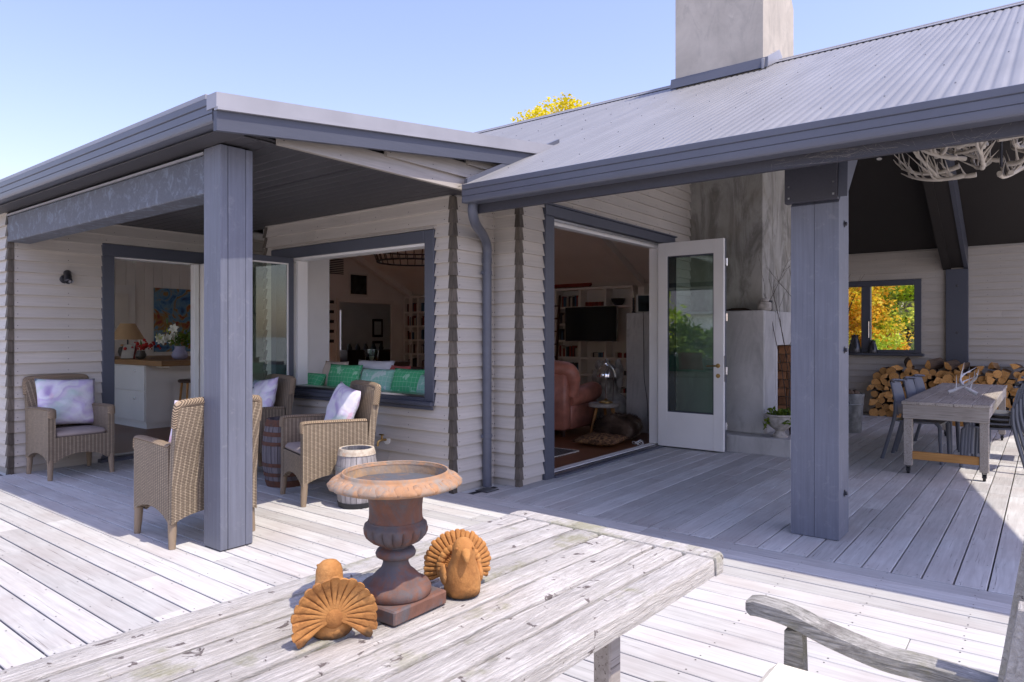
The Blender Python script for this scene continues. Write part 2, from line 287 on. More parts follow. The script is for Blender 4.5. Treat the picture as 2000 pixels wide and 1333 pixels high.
# glass: thin pane, Fresnel mix of clear and mirror
def pane_mat(name, tint, ior):
    n = N(name); o = n.n['Material Output']; n.n.remove(n.b); fr = n.new('ShaderNodeFresnel'); fr.inputs[0].default_value = ior
    tr = n.new('ShaderNodeBsdfTransparent'); tr.inputs[0].default_value = (*tint, 1); gl = n.new('ShaderNodeBsdfGlossy'); gl.inputs['Roughness'].default_value = 0.0
    mx = n.new('ShaderNodeMixShader'); n.link(fr.outputs[0], mx.inputs[0]); n.link(tr.outputs[0], mx.inputs[1]); n.link(gl.outputs[0], mx.inputs[2]); n.link(mx.outputs[0], o.inputs[0])
pane_mat('glass', (0.88, 0.95, 0.91), 1.95); pane_mat('sash_glass', (0.84, 0.94, 0.89), 1.5); pane_mat('clear_glass', (0.95, 0.97, 0.95), 1.45)
def leaf_mat(name, stops, trans=0.35):
    n = N(name); oi = n.new('ShaderNodeAttribute'); oi.attribute_name = 'tint'; k = n.ramp(oi.outputs['Fac'], stops); n.col(k); n.set(0.55, 0, 0.3)
    o = n.n['Material Output']; tl = n.new('ShaderNodeBsdfTranslucent'); n.link(k, tl.inputs[0]); mx = n.new('ShaderNodeMixShader'); mx.inputs[0].default_value = trans
    n.link(n.b.outputs[0], mx.inputs[1]); n.link(tl.outputs[0], mx.inputs[2]); n.link(mx.outputs[0], o.inputs[0])
leaf_mat('leaf_green', [(0, (0.035, 0.075, 0.012)), (0.5, (0.09, 0.16, 0.02)), (1, (0.22, 0.28, 0.03))])
leaf_mat('leaf_lime', [(0, (0.18, 0.32, 0.02)), (0.5, (0.42, 0.55, 0.03)), (1, (0.70, 0.72, 0.07))])
leaf_mat('leaf_yellow', [(0, (0.45, 0.38, 0.01)), (0.5, (0.75, 0.62, 0.008)), (1, (0.85, 0.75, 0.03))])
leaf_mat('leaf_orange', [(0, (0.42, 0.46, 0.03)), (0.35, (0.75, 0.60, 0.04)), (0.65, (0.85, 0.40, 0.03)), (1, (0.88, 0.74, 0.08))], 0.5)
leaf_mat('leaf_dark', [(0, (0.015, 0.035, 0.008)), (0.5, (0.035, 0.07, 0.014)), (1, (0.08, 0.12, 0.02))])
n = N('bounce_ground'); v = n.coords((1, 1, 1), rnd=False); a = n.noise(v, 0.6, 8, 0.7); n.col(n.ramp(a, [(0.3, (0.42, 0.40, 0.37)), (0.7, (0.56, 0.54, 0.50))])); n.set(0.95, 0, 0.1)
M = MATS
# ------------------------------------------------------------------ geometry helpers
_cb = {}
def cbox_data(sx, sy, sz, b):
    key = (round(sx, 4), round(sy, 4), round(sz, 4), b)
    if key in _cb: return _cb[key]
    bm = bmesh.new(); bmesh.ops.create_cube(bm, size=1)
    for v in bm.verts: v.co = (v.co.x*sx, v.co.y*sy, v.co.z*sz)
    if b > 0: bmesh.ops.bevel(bm, geom=bm.edges[:], offset=min(b, sx*0.45, sy*0.45, sz*0.45), segments=1, affect='EDGES')
    bm.verts.index_update()
    d = ([tuple(v.co) for v in bm.verts], [[v.index for v in f.verts] for f in bm.faces]); bm.free(); _cb[key] = d; return d

class MB:
    def __init__(s): s.v = []; s.f = []; s.mi = []
    def add(s, vs_, fs, mi=0, mat=None):
        o = len(s.v)
        if mat is not None: vs_ = [tuple(mat @ Vector(p)) for p in vs_]
        s.v += [tuple(p) for p in vs_]; s.f += [[i+o for i in f] for f in fs]; s.mi += [mi]*len(fs); return s
    def box(s, x0, x1, y0, y1, z0, z1, b=0.0, mi=0, mat=None):
        d, f = cbox_data(abs(x1-x0), abs(y1-y0), abs(z1-z0), b); c = ((x0+x1)/2, (y0+y1)/2, (z0+z1)/2)
        return s.add([(p[0]+c[0], p[1]+c[1], p[2]+c[2]) for p in d], f, mi, mat)
    def bar(s, a, b_, w, h, bev=0.0, mi=0, up=(0, 0, 1)):
        a = Vector(a); b_ = Vector(b_); d = b_-a; L = d.length; x = d.normalized(); u = Vector(up)
        y = u.cross(x)
        if y.length < 1e-5: y = Vector((0, 1, 0)).cross(x)
        y.normalize(); z = x.cross(y); m = Matrix((x, y, z)).transposed().to_4x4(); m.translation = (a+b_)/2
        dd, f = cbox_data(L, w, h, bev); return s.add(dd, f, mi, m)
    def prism(s, poly, a, b_, axis='y', mi=0):
        n = len(poly)
        def P(p, t): return {'y': (p[0], t, p[1]), 'x': (t, p[0], p[1]), 'z': (p[0], p[1], t)}[axis]
        vs_ = [P(p, a) for p in poly]+[P(p, b_) for p in poly]
        fs = [list(range(n))[::-1], list(range(n, 2*n))]+[[i, (i+1) % n, n+(i+1) % n, n+i] for i in range(n)]
        return s.add(vs_, fs, mi)
    def tube(s, path, rad, n=8, mi=0, cap=True, flat=1.0):
        P = [Vector(p) for p in path]; m = len(P); rs = rad if hasattr(rad, '__len__') else [rad]*m
        vs_ = []; prev = None
        for i in range(m):
            t = (P[min(i+1, m-1)]-P[max(i-1, 0)]); t = t.normalized() if t.length > 1e-9 else Vector((0, 0, 1))
            if prev is None:
                u = Vector((0, 0, 1)) if abs(t.z) < 0.9 else Vector((1, 0, 0)); u = (u-t*u.dot(t)).normalized()
            else:
                u = prev-t*prev.dot(t); u = u.normalized() if u.length > 1e-6 else t.orthogonal().normalized()
            prev = u; w = t.cross(u)
            for j in range(n):
                a = 2*math.pi*j/n; vs_.append(tuple(P[i]+(u*math.cos(a)*flat+w*math.sin(a))*rs[i]))
        fs = [[i*n+j, i*n+(j+1) % n, (i+1)*n+(j+1) % n, (i+1)*n+j] for i in range(m-1) for j in range(n)]
        if cap: fs += [list(range(n))[::-1], list(range((m-1)*n, m*n))]
        return s.add(vs_, fs, mi)
    def lathe(s, prof, n=24, c=(0, 0, 0), mi=0, wob=None, cap=True):
        vs_ = []; 
        for k, (r, z) in enumerate(prof):
            for j in range(n):
                a = 2*math.pi*j/n; rr = r*(1+(wob(k, a) if wob else 0)); vs_.append((c[0]+rr*math.cos(a), c[1]+rr*math.sin(a), c[2]+z))
        m = len(prof)
        fs = [[i*n+j, i*n+(j+1) % n, (i+1)*n+(j+1) % n, (i+1)*n+j] for i in range(m-1) for j in range(n)]
        if cap and prof[0][0] > 1e-4: fs.append(list(range(n))[::-1])
        if cap and prof[-1][0] > 1e-4: fs.append(list(range((m-1)*n, m*n)))
        return s.add(vs_, fs, mi)
    def sphere(s, c, r, n=12, m=8, mi=0, sc=(1, 1, 1)):
        prof = [(max(1e-5, r*math.sin(math.pi*i/m)), -r*math.cos(math.pi*i/m)) for i in range(m+1)]
        b = MB().lathe(prof, n); return s.add([(c[0]+p[0]*sc[0], c[1]+p[1]*sc[1], c[2]+p[2]*sc[2]) for p in b.v], b.f, mi)
    def mesh(s, name, mats, smooth=None):
        me = bpy.data.meshes.new(name); me.from_pydata(s.v, [], s.f); me.validate()
        for m in (mats if isinstance(mats, (list, tuple)) else [mats]): me.materials.append(M[m])
        if len(set(s.mi)) > 1 and len(me.polygons) == len(s.mi): me.polygons.foreach_set('material_index', s.mi)
        bm = bmesh.new(); bm.from_mesh(me); bmesh.ops.recalc_face_normals(bm, faces=bm.faces); bm.to_mesh(me); bm.free()
        if smooth is not None:
            me.shade_smooth(); me.set_sharp_from_angle(angle=R(smooth))
        return me
    def build(s, name, mats, parent=None, loc=(0, 0, 0), rot=(0, 0, 0), smooth=None):
        return link(name, s.mesh(name, mats, smooth), parent, loc, rot)

def link(name, me, parent=None, loc=(0, 0, 0), rot=(0, 0, 0), scale=(1, 1, 1)):
    o = bpy.data.objects.new(name, me); COL.objects.link(o); o.parent = parent; o.location = loc; o.rotation_euler = rot; o.scale = scale; return o
def tag(o, label=None, cat=None, group=None, kind=None):
    if label: o['label'] = label
    if cat: o['category'] = cat
    if group: o['group'] = group
    if kind: o['kind'] = kind
    return o
def thing(name, label, cat, loc=(0, 0, 0), rz=0.0, group=None):
    return tag(link(name, None, None, loc, (0, 0, rz)), label, cat, group)
def copy_tree(o, parent=None):
    c = o.copy(); COL.objects.link(c); c.parent = parent
    for ch in [x for x in bpy.data.objects if x.parent == o]: copy_tree(ch, c)
    return c
def arc(c, r, a0, a1, n, plane='xz'):
    out = []
    for i in range(n+1):
        a = a0+(a1-a0)*i/n; p = (r*math.cos(a), r*math.sin(a))
        out.append({'xz': (c[0]+p[0], c[1], c[2]+p[1]), 'yz': (c[0], c[1]+p[0], c[2]+p[1]), 'xy': (c[0]+p[0], c[1]+p[1], c[2])}[plane])
    return out
def smooth_path(pts, k=6):
    P = [Vector(p) for p in pts]; P = [P[0]*2-P[1]]+P+[P[-1]*2-P[-2]]; out = []
    for i in range(1, len(P)-2):
        for j in range(k):
            t = j/k; a, b, c, d = P[i-1], P[i], P[i+1], P[i+2]
            out.append(0.5*((2*b)+(c-a)*t+(2*a-5*b+4*c-d)*t*t+(3*b-a-3*c+d)*t**3))
    out.append(P[-2]); return out

# ------------------------------------------------------------------ ground and deck
g = MB(); g.add([(-600, -600, 0), (900, -600, 0), (900, 900, 0), (-600, 900, 0)], [[0, 1, 2, 3]])
tag(g.build('ground', 'bounce_ground', None, (0, 0, -0.45)), kind='structure')  # unseen ground, made pale to bounce fill light into the shade

PITCH = 0.157; GAP = 0.0085; THK = 0.03
deck = MB().box(-2.2, 14.2, -3.2, 13.0, -0.44, -THK-0.012).build('deck', 'charcoal'); tag(deck, kind='structure')
rng = random.Random(3)
nails = MB()
def nail(x, y):
    r = 0.0042; nails.add([(x+r*math.cos(a), y+r*math.sin(a), 0.0012) for a in [k*math.pi/3 for k in range(6)]], [[0, 1, 2, 3, 4, 5]])
dz = lambda: rng.uniform(-0.0012, 0.0012)
_bmesh = {}
def board(x0, x1, y0, y1, along):
    L = (x1-x0) if along == 'x' else (y1-y0); w = (y1-y0) if along == 'x' else (x1-x0)
    key = (round(L, 2), round(w, 3))
    if key not in _bmesh: _bmesh[key] = MB().box(-L/2, L/2, -w/2, w/2, -THK, 0, 0.003).mesh('deck_board', 'deck_wood')
    link('deck_board', _bmesh[key], deck, ((x0+x1)/2, (y0+y1)/2, dz()), (0, 0, 0 if along == 'x' else math.pi/2))
# boards running along Y (open deck and the porch)
for k in range(-22, 16):
    xa = 2.077+PITCH*k; xb = xa+PITCH-GAP
    yend = 8.26 if xa > 2.2 else 12.9
    y = -3.1+rng.choice([0, 0.6, 1.2, 1.8, 2.4])-2.4
    cuts = []
    while y < yend:
        L = rng.choice([2.4, 3.0, 3.6, 4.2]); cuts.append((max(y, -3.1), min(y+L, yend))); y += L
    for a, b in cuts:
        if b-a > 0.05: board(xa, xb, a+0.001, b-0.002, 'y')
    if xa > 0.0:
        for yy in np.arange(-0.6, min(yend, 9), 0.45):
            nail(xa+0.022, yy+rng.uniform(-.006, .006)); nail(xb-0.022, yy+rng.uniform(-.006, .006))
# boards running along X under the covered terrace
for k in range(-14, 20):
    ya = 0.892+PITCH*k; yb = ya+PITCH-GAP
    if ya > 3.98: continue
    yb = min(yb, 4.0)
    x = 4.592; first = True
    while x < 14.0:
        L = rng.choice([1.2, 1.8, 2.4, 3.0, 3.6]) if not (ya < 0.72 and x > 7.4) else 0.46
        if first: L = rng.choice([1.0, 1.6, 2.2, 2.8]); first = False
        if ya < 0.72 and x < 7.4 < x+L: L = 7.45-x
        e = min(x+L, 14.05)
        if 14.05-e < 0.2: e = 14.05
        board(x+0.001, e-(0.006 if x > 7.4 and ya < .72 else 0.002), ya, yb, 'x'); x = e
    for xx in np.arange(4.64, 10, 0.45):
        nail(xx+rng.uniform(-.006, .006), ya+0.022); nail(xx+rng.uniform(-.006, .006), yb-0.022)
tag(nails.build('nail_heads', 'nail', deck, (0, 0, 0.0004)), kind='stuff')
dr = thing('drain_grate', 'small square metal drain grate beside the downpipe', 'drain', (4.78, 4.0, 0.002))
MB().box(-.085, .085, -.07, .07, 0, 0.004).build('frame', 'dark_steel', dr)
for i in range(7): MB().box(-.07, .07, -.058+i*.0175, -.05+i*.0175, 0.004, 0.008).build('bar', 'steel', dr)

# ------------------------------------------------------------------ house
H = thing('house', 'grey weatherboard house with corrugated steel roof and slate blue posts', 'house')
COVER = 0.117; BZ0 = 0.065
_wb = {}
def wb_mesh(L, h, mat='weatherboard'):
    key = (round(L, 3), round(h, 3), mat)
    if key not in _wb:
        prof = [(0.0, 0.0), (-0.037, 0.0), (-0.036, 0.008), (-0.006, h+0.016), (0.0, h+0.016)]
        _wb[key] = MB().prism(prof, 0, L, 'x').mesh('weatherboard', mat)
    return _wb[key]
def clapwall(wall, start, rz, L, z0, z1, opens=(), xr=None, kickboard=True, mat='weatherboard'):
    """weatherboards from start, running along local +x, outward is local -y; xr(z) gives (s0, s1) at height z"""
    k = 0; nl_ = MB(); jr = random.Random(int(L*1000))
    if kickboard:
        segs = [(0, L)]
        for (a, b, c, d) in opens:
            if c < 0.05: segs = [q for (p0, p1) in segs for q in ((p0, min(a, p1)), (max(b, p0), p1)) if q[1]-q[0] > 0.02]
        for a, b in segs: MB().box(0, b-a, -0.008, 0, -0.01, BZ0+0.02).build('base_board', 'weatherboard', wall, (*(Vector(start[:2])+Vector((math.cos(rz), math.sin(rz)))*a), 0), (0, 0, rz))
    while True:
        za = z0+COVER*k; k += 1
        if za >= z1-0.02: break
        zb = min(za+COVER, z1); s0, s1 = (0, L) if xr is None else xr(za)
        s0 = max(0, s0); s1 = min(L, s1)
        if s1-s0 < 0.03: continue
        br = sorted({s0, s1, *[min(max(q, s0), s1) for o in opens for q in o[:2]]})
        pieces = []
        for a, b in zip(br, br[1:]):
            if b-a < 0.01: continue
            lo, hi = za, zb; m = (a+b)/2
            for (p, q, c, d) in opens:
                if p <= m <= q and c < hi and d > lo:
                    if c <= lo and d >= hi: lo = hi
                    elif c <= lo: lo = d
                    elif d >= hi: hi = c
            if hi-lo > 0.012: pieces.append([a, b, lo, hi])
        out = []
        for p in pieces:
            if out and abs(out[-1][1]-p[0]) < 1e-6 and out[-1][2:] == p[2:]: out[-1][1] = p[1]
            else: out.append(p)
        for a, b, lo, hi in out:
            full = hi >= zb-1e-6
            hh = hi-lo if full else hi-lo-0.014
            if hh < 0.01: continue
            ends = [a, b]
            if b-a > 2.4 and jr.random() < .55: ends = [a, a+(b-a)*jr.uniform(.25, .75), b]
            for p_, q_ in zip(ends, ends[1:]):
                P = Vector((start[0], start[1], lo))+Vector((math.cos(rz), math.sin(rz), 0))*p_
                link('weatherboard', wb_mesh(q_-p_-(.003 if q_ < b else 0), hh, mat), wall, P, (0, 0, rz))
            if hh > .06:
                s_ = a+.04
                while s_ < b-.02:
                    nl_.box(s_-.0035, s_+.0035, -.0315, -.027, lo+.030, lo+.037); s_ += .46
    if nl_.v: tag(nl_.build('nail_heads', 'dark_steel', wall, (start[0], start[1], 0), (0, 0, rz)), kind='stuff')
SOAK = None
def soakers(wall, x, y, rz, z0, z1):
    """folded corner piece over the ends of each pair of boards; outer corner towards local (-x,-y)"""
    global SOAK
    if SOAK is None:
        h = COVER; w = 0.024; lo = 0.039; hi = 0.022
        vs_ = [(-lo, -lo, 0), (w, -lo, 0), (-lo, w, 0), (-hi, -hi, h+.004), (w, -hi, h+.004), (-hi, w, h+.004), (0.01, 0.01, 0), (w, 0.01, 0), (0.01, w, 0), (.01, .01, h+.004)]
        fs = [[0, 1, 4, 3], [2, 0, 3, 5], [0, 2, 8, 6], [0, 6, 7, 1], [1, 7, 4], [2, 5, 8], [3, 4, 9], [3, 9, 5]]
        SOAK = MB().add(vs_, fs).mesh('corner_soaker', 'soaker')
    z = z0
    link('corner_soaker', SOAK, wall, (x, y, z0-COVER), (0, 0, rz))
    while z < z1-0.05: link('corner_soaker', SOAK, wall, (x, y, z), (0, 0, rz)); z += COVER

T = 0.10
def shell(name, boxes, mat='cream_wall', label=None):
    m = MB()
    for b in boxes: m.box(*b)
    o = m.build(name, mat, H); 
    if label: o['label'] = label
    return o
TOP = 2.66
# kitchen front wall (faces -Y)
w1 = shell('exterior_wall', [(2.39, 3.30, 8.30, 8.42, -.05, TOP+.1), (3.30, 4.9, 8.30, 8.42, 2.36, TOP+.1), (4.9, 5.35, 8.30, 8.42, -.05, TOP+.1)])
clapwall(w1, (2.405, 8.30), 0, 2.9, BZ0, TOP, [(0.835, 2.6, -1, 2.43)])
wL = shell('exterior_wall', [(2.39, 2.5, 8.42, 8.95, -.05, TOP+.1), (2.39, 2.5, 12.4, 13.0, -.05, TOP+.1), (2.39, 2.5, 8.95, 12.4, -.05, .1), (2.39, 2.5, 8.95, 12.4, 2.3, TOP+.1)])
kw = MB().box(2.335, 2.505, 8.88, 8.95, .05, 2.35).box(2.335, 2.505, 12.4, 12.48, .05, 2.35).box(2.335, 2.505, 8.951, 12.399, 2.26, 2.35).box(2.335, 2.505, 8.951, 12.399, .05, .12).build('window', 'trim_blue', H); MB().box(2.44, 2.444, 8.95, 12.4, .12, 2.26).build('pane', 'clear_glass', kw)  # unseen side window, added to let more daylight into the kitchen
clapwall(wL, (2.39, 12.5), -math.pi/2, 4.185, BZ0, TOP, [(0.02, 3.62, 0.05, 2.35)])
soakers(wL, 2.39, 8.30, 0, BZ0, TOP-.05)
# window wall (faces -X)
w2 = shell('exterior_wall', [(4.52, 4.63, 4.20, 4.46, -.05, TOP+.3), (4.52, 4.63, 6.86, 7.06, -.05, TOP+.3), (4.52, 4.63, 4.46, 6.86, -.05, 0.80), (4.52, 4.63, 4.46, 6.86, 2.33, TOP+.3)])
clapwall(w2, (4.52, 7.055), -math.pi/2, 2.863, BZ0, TOP, [(0.117, 2.68, 0.785, 2.37)])
soakers(w2, 4.52, 4.178, 0, BZ0, TOP); soakers(w2, 4.52, 7.07, -math.pi/2, BZ0, TOP)
shell('recess_wall', [(4.63, 5.30, 6.96, 7.07, -.05, TOP+.3)], 'white_paint')
shell('recess_wall', [(5.24, 5.35, 7.07, 8.30, -.05, TOP+.3)], 'cream_wall')
# return wall and jog by the downpipe
w3 = shell('exterior_wall', [(4.63, 5.09, 4.178, 4.29, -.05, 2.78)])
clapwall(w3, (4.535, 4.178), 0, 0.555, BZ0, 2.72)
w4 = shell('exterior_wall', [(5.085, 5.19, 3.885, 4.178, -.05, 2.78)])
clapwall(w4, (5.085, 4.178), -math.pi/2, 0.294, BZ0, 2.72)
soakers(w4, 5.085, 3.87, 0, BZ0, 2.7)
# terrace wall (faces -Y) with the wide door opening; rises into the roof
ROOF = lambda x: 2.657+0.465*(x-4.27) if x < 9.5 else 5.089-0.465*(x-9.5)
CEIL = lambda x: ROOF(x)-0.11
w5 = shell('exterior_wall', [(5.085, 5.50, 3.87, 3.98, -.05, 2.85), (5.50, 8.33, 3.87, 3.98, 2.63, 2.85), (8.33, 14.1, 3.87, 3.98, -.05, 2.85)])
MB().prism([(5.3, 2.85), (14.0, 2.85), (9.5, 4.95)], 3.87, 3.98, 'y').build('gable_wall', 'cream_wall', H)
clapwall(w5, (5.10, 3.87), 0, 8.9, BZ0, 4.9, [(0.355, 3.275, -1, 2.685)], xr=lambda z: ((0, 8.9) if z < 2.7 else (max(0, 9.5-(4.96-z)/0.465+0.26-5.10), 14.0-5.10-(z-2.8)/0.465)))
# back wall of the terrace (faces -X)
w6 = shell('exterior_wall', [(14.0, 14.1, -1.45, 1.80, -.05, 2.95), (14.0, 14.1, 3.25, 3.87, -.05, 2.95), (14.0, 14.1, 1.80, 3.25, -.05, 1.12), (14.0, 14.1, 1.80, 3.25, 2.34, 2.95)])
clapwall(w6, (14.0, 3.87), -math.pi/2, 5.32, BZ0, 2.93, [(0.555, 2.125, 1.075, 2.395)])
# infill boards under the rake of the porch roof (faces -Y)
w7 = MB().prism([(2.62, 2.68), (5.7, 2.68), (5.7, 3.0)], 3.98, 4.06, 'y').build('gable_infill', 'weatherboard', H)
clapwall(w7, (2.45, 3.98), 0, 3.2, 2.645, 3.02, xr=lambda z: (max(0.0, (z+0.03-2.615)/0.126+2.13-2.45), 3.2), kickboard=False, mat='old_board')

# --- porch roof (left wing): low pitch rising towards +X
PR = lambda x: 2.815+0.128*(x-2.13)
pr_ = MB().prism([(2.24, PR(2.24)-.02), (5.75, PR(5.75)-.02), (5.75, PR(5.75)-.18), (2.24, PR(2.24)-.17)], 3.90, 13.0, 'y').build('porch_roof', 'flashing', H)
MB().prism([(2.135, PR(2.135)-.205), (5.6, PR(5.6)-.215), (5.6, PR(5.6)-.085), (2.135, PR(2.135)-.085)], 3.862, 3.90, 'y').build('barge_board', 'trim_blue', pr_)
MB().prism([(2.125, PR(2.125)-.07), (5.72, PR(5.72)-.075), (5.72, PR(5.72)+.018), (2.125, PR(2.125)+.018)], 3.848, 3.96, 'y').build('barge_flashing', 'flashing', pr_)
MB().prism([(2.128, PR(2.125)-.085), (5.70, PR(5.70)-.09), (5.70, PR(5.70)-.074), (2.128, PR(2.125)-.069)], 3.838, 3.88, 'y').build('drip_edge', 'flashing', pr_)
MB().box(2.15, 2.25, 4.02, 12.9, 2.83, 2.865, 0.004).build('roof_edge_cap', 'flashing', pr_)
def gutter_prof(x, z, h, d):
    q = [(d, 0), (0.012, 0), (0.003, .008), (0, .02), (0, h*.33), (.006, h*.345), (.006, h*.36), (0, h*.375), (0, h*.66), (.005, h*.675), (.005, h*.69), (-.004, h*.72), (-.004, h*.97), (.004, h), (.014, h), (.014, h*.86), (d, h*.86)]
    return [(x+a, z+b) for a, b in q]
MB().prism(gutter_prof(2.13, 2.665, 0.155, 0.115), 3.905, 13.0, 'y').build('gutter', 'gutter_steel', H, smooth=25)
MB().box(2.247, 2.275, 3.905, 13.0, 2.655, 2.78).build('fascia', 'trim_blue', H)
MB().box(2.21, 2.36, 3.905, 12.9, 2.645, 2.654).build('soffit', 'ceiling_dark', H)
# porch ceiling, lined with narrow boards running along Y
ce = MB().box(2.37, 4.53, 3.99, 8.31, 2.668, 2.68).build('porch_ceiling', 'ceiling_dark', H)
x = 2.375; lb = MB().box(-.056, .056, -2.15, 2.15, -.012, 0, .004).mesh('lining_board', 'ceiling_dark')
while x < 4.5: link('lining_board', lb, ce, (x+.058, 6.15, 2.664)); x += 0.117
MB().box(3.34, 3.36, 3.99, 8.3, 2.646, 2.653).build('cover_strip', 'ceiling_dark', ce)
# porch beam and post
bm_ = MB().box(2.36, 2.56, 4.43, 8.29, 2.345, 2.60, 0.006).build('veranda_beam', 'beam_worn', H)
MB().box(2.352, 2.40, 4.43, 8.29, 2.606, 2.622).build('beam_capping', 'flashing', bm_)
p1 = MB().box(2.36, 2.58, 4.225, 4.415, 0.0, 2.642).build('veranda_post', 'charcoal', H)
p1['label'] = 'left post with sunlit lower half'
for a, b in ((2.355, 2.407), (2.4095, 2.532), (2.5335, 2.585)): MB().box(a, b, 4.215, 4.425, 0.006, 2.64, 0.004).build('lamination', 'trim_post', p1)
# terrace post with bolts, head block and haunched portal frame
p2 = MB().box(5.066, 5.34, 1.13, 1.42, 0.0, 2.30).build('veranda_post', 'charcoal', H)
for a, b in ((1.118, 1.274), (1.2765, 1.432)): MB().prism([(5.06, 0.004), (5.35, 0.004), (5.35, 2.60), (5.06, 2.31)], a, b, 'y').build('lamination', 'trim_post', p2)
MB().box(5.005, 5.058, 1.115, 1.46, 2.325, 2.62, 0.004).build('head_block', 'fascia_dark', p2)
for (yy, zz) in ((1.14, 2.36), (1.14, 2.44), (1.43, 2.36), (1.43, 2.44)): MB().box(4.999, 5.006, yy-.006, yy+.006, zz-.006, zz+.006).build('screw', 'steel', p2)
def bolt(parent, x, y, z, axis):
    m = MB()
    if axis == 'y': m.lathe([(0.024, 0), (0.024, .004), (0.013, .004), (0.013, .016), (.006, .02)], 8); m.build('bolt', 'dark_steel', parent, (x, y, z), (R(90), 0, 0), 30)
    else: m.lathe([(0.024, 0), (0.024, .004), (0.013, .004), (0.013, .016), (.006, .02)], 8); m.build('bolt', 'dark_steel', parent, (x, y, z), (0, R(-90), 0), 30)
for zz in (0.30, 1.30, 2.18): bolt(p2, 5.22, 1.116, zz, 'y')
poly = [(5.01, 2.335), (5.04, 2.72)] + [(q, CEIL(q)-.012) for q in (5.3, 9.5, 13.7)] + [(13.96, CEIL(13.96)-.012), (13.96, 2.53), (13.3, CEIL(13.3)-.42), (9.5, CEIL(9.5)-.40), (5.6, CEIL(5.6)-.02-0.10), (5.36, 2.665)]
MB().prism(poly, 1.055, 1.112, 'y').build('portal_rafter', 'trim_blue', H)
MB().prism(poly, 1.3, 1.42, 'y').build('portal_rafter', 'ceiling_black', H)
MB().prism([(a, b-.0) for a, b in [(5.02, 2.36), (5.06, 2.70), (5.3, CEIL(5.3)-.014), (9.5, CEIL(9.5)-.014), (13.95, CEIL(13.95)-.014), (13.95, 2.56), (13.3, CEIL(13.3)-.40), (9.5, CEIL(9.5)-.38), (5.6, CEIL(5.6)-.10), (5.37, 2.69)]], 1.112, 1.3, 'y').build('portal_rafter', 'ceiling_black', H)
wp = MB().box(13.90, 13.97, 1.05, 1.376, 0, 2.535, 0.006).build('wall_post', 'trim_blue', H)
for zz in (0.9, 1.45, 2.25): bolt(wp, 13.90, 1.21, zz, 'x')

# --- main roof: corrugated steel
def corrugate(y0, y1, xa, xb, zf, pitch=0.0735, amp=0.010):
    prof = [(0.0, 0.0), (0.10, 0.35), (0.2, 0.85), (0.30, 1.0), (0.62, 1.0), (0.72, 0.85), (0.82, 0.35), (0.92, 0.0)]
    ys = []; hs = []; y = y0
    while y < y1:
        for t, h in prof: ys.append(y+t*pitch); hs.append(h*amp)
        y += pitch
    m = len(ys); vs_ = [(xx, yy, zf(xx)-.02+hh) for xx in (xa, xb) for yy, hh in zip(ys, hs)]
    return vs_, [[i, i+1, m+i+1, m+i] for i in range(m-1)]
rf = MB(); rf.add(*corrugate(-1.45, 3.862, 4.285, 9.46, ROOF)); rf.add(*corrugate(3.87, 16.0, 5.58, 9.46, ROOF)); 
SKY = [(4.7, 7.5), (8.7, 12.0)]                     # roof lights added in the unseen slope to brighten the rooms
SX = (9.75, 11.3)
def back_slope(fn):
    y = -1.45
    for a, b in SKY+[(16.0, 16.0)]:
        fn(9.54, 14.5, y, a)
        if b > a: fn(9.54, SX[0], a, b); fn(SX[1], 14.5, a, b)
        y = b
back_slope(lambda xa, xb, ya, yb: rf.add(*corrugate(ya, yb, xa, xb, ROOF)))
roof = rf.build('roof', 'roof_steel', H, smooth=35)
sl = math.atan(0.465)
MB().prism([(9.5, 5.096), (9.34, 5.024), (9.34, 5.014), (9.5, 5.086), (9.66, 5.014), (9.66, 5.024)], -1.45, 16.0, 'y').build('ridge_cap', 'flashing', roof)
MB().tube([(9.5, -1.45, 5.094), (9.5, 16, 5.094)], 0.02, 8).build('ridge_roll', 'flashing', roof, smooth=40)
sc = MB()
for j, xx in enumerate(np.arange(4.75, 9.2, 0.9)):
    for i in range(0, 230, 5):
        yy = -1.45+0.0735*(i+(2 if j % 2 else 0))+0.0735*.46
        if yy > 3.86 and xx < 5.7: continue
        if 2.8 < yy < 4.15 and xx > 8.8: continue
        sc.box(xx-.005, xx+.005, yy-.005, yy+.005, ROOF(xx)-.012, ROOF(xx)-.004)
tag(sc.build('roof_screws', 'flashing', roof), kind='stuff')
MB().prism([(4.36, ROOF(4.36)-.035), (5.75, ROOF(5.75)-.035), (5.75, ROOF(5.75)+.028), (4.36, ROOF(4.36)+.028)], 3.866, 3.90, 'y').build('apron_flashing', 'gutter_steel', roof)
# sheathing under the sheets (also the terrace ceiling and interior ceiling above it)
MB().prism([(4.42, ROOF(4.42)-.03), (9.5, ROOF(9.5)-.045), (14.45, ROOF(14.45)-.03), (14.45, ROOF(14.45)-.09), (9.5, ROOF(9.5)-.10), (4.42, ROOF(4.42)-.09)], -1.44, 3.866, 'y').build('terrace_ceiling', 'ceiling_black', H)
rd_ = MB().prism([(5.7, ROOF(5.7)-.03), (9.5, ROOF(9.5)-.045), (9.5, ROOF(9.5)-.10), (5.7, ROOF(5.7)-.09)], 3.99, 15.9, 'y')
back_slope(lambda xa, xb, ya, yb: rd_.prism([(xa, ROOF(xa)-.03), (xb, ROOF(xb)-.03), (xb, ROOF(xb)-.09), (xa, ROOF(xa)-.09)], max(ya, 3.99), min(yb, 15.9), 'y') if yb > 4 else None)
rd_.build('roof_deck', 'cream_wall', H)
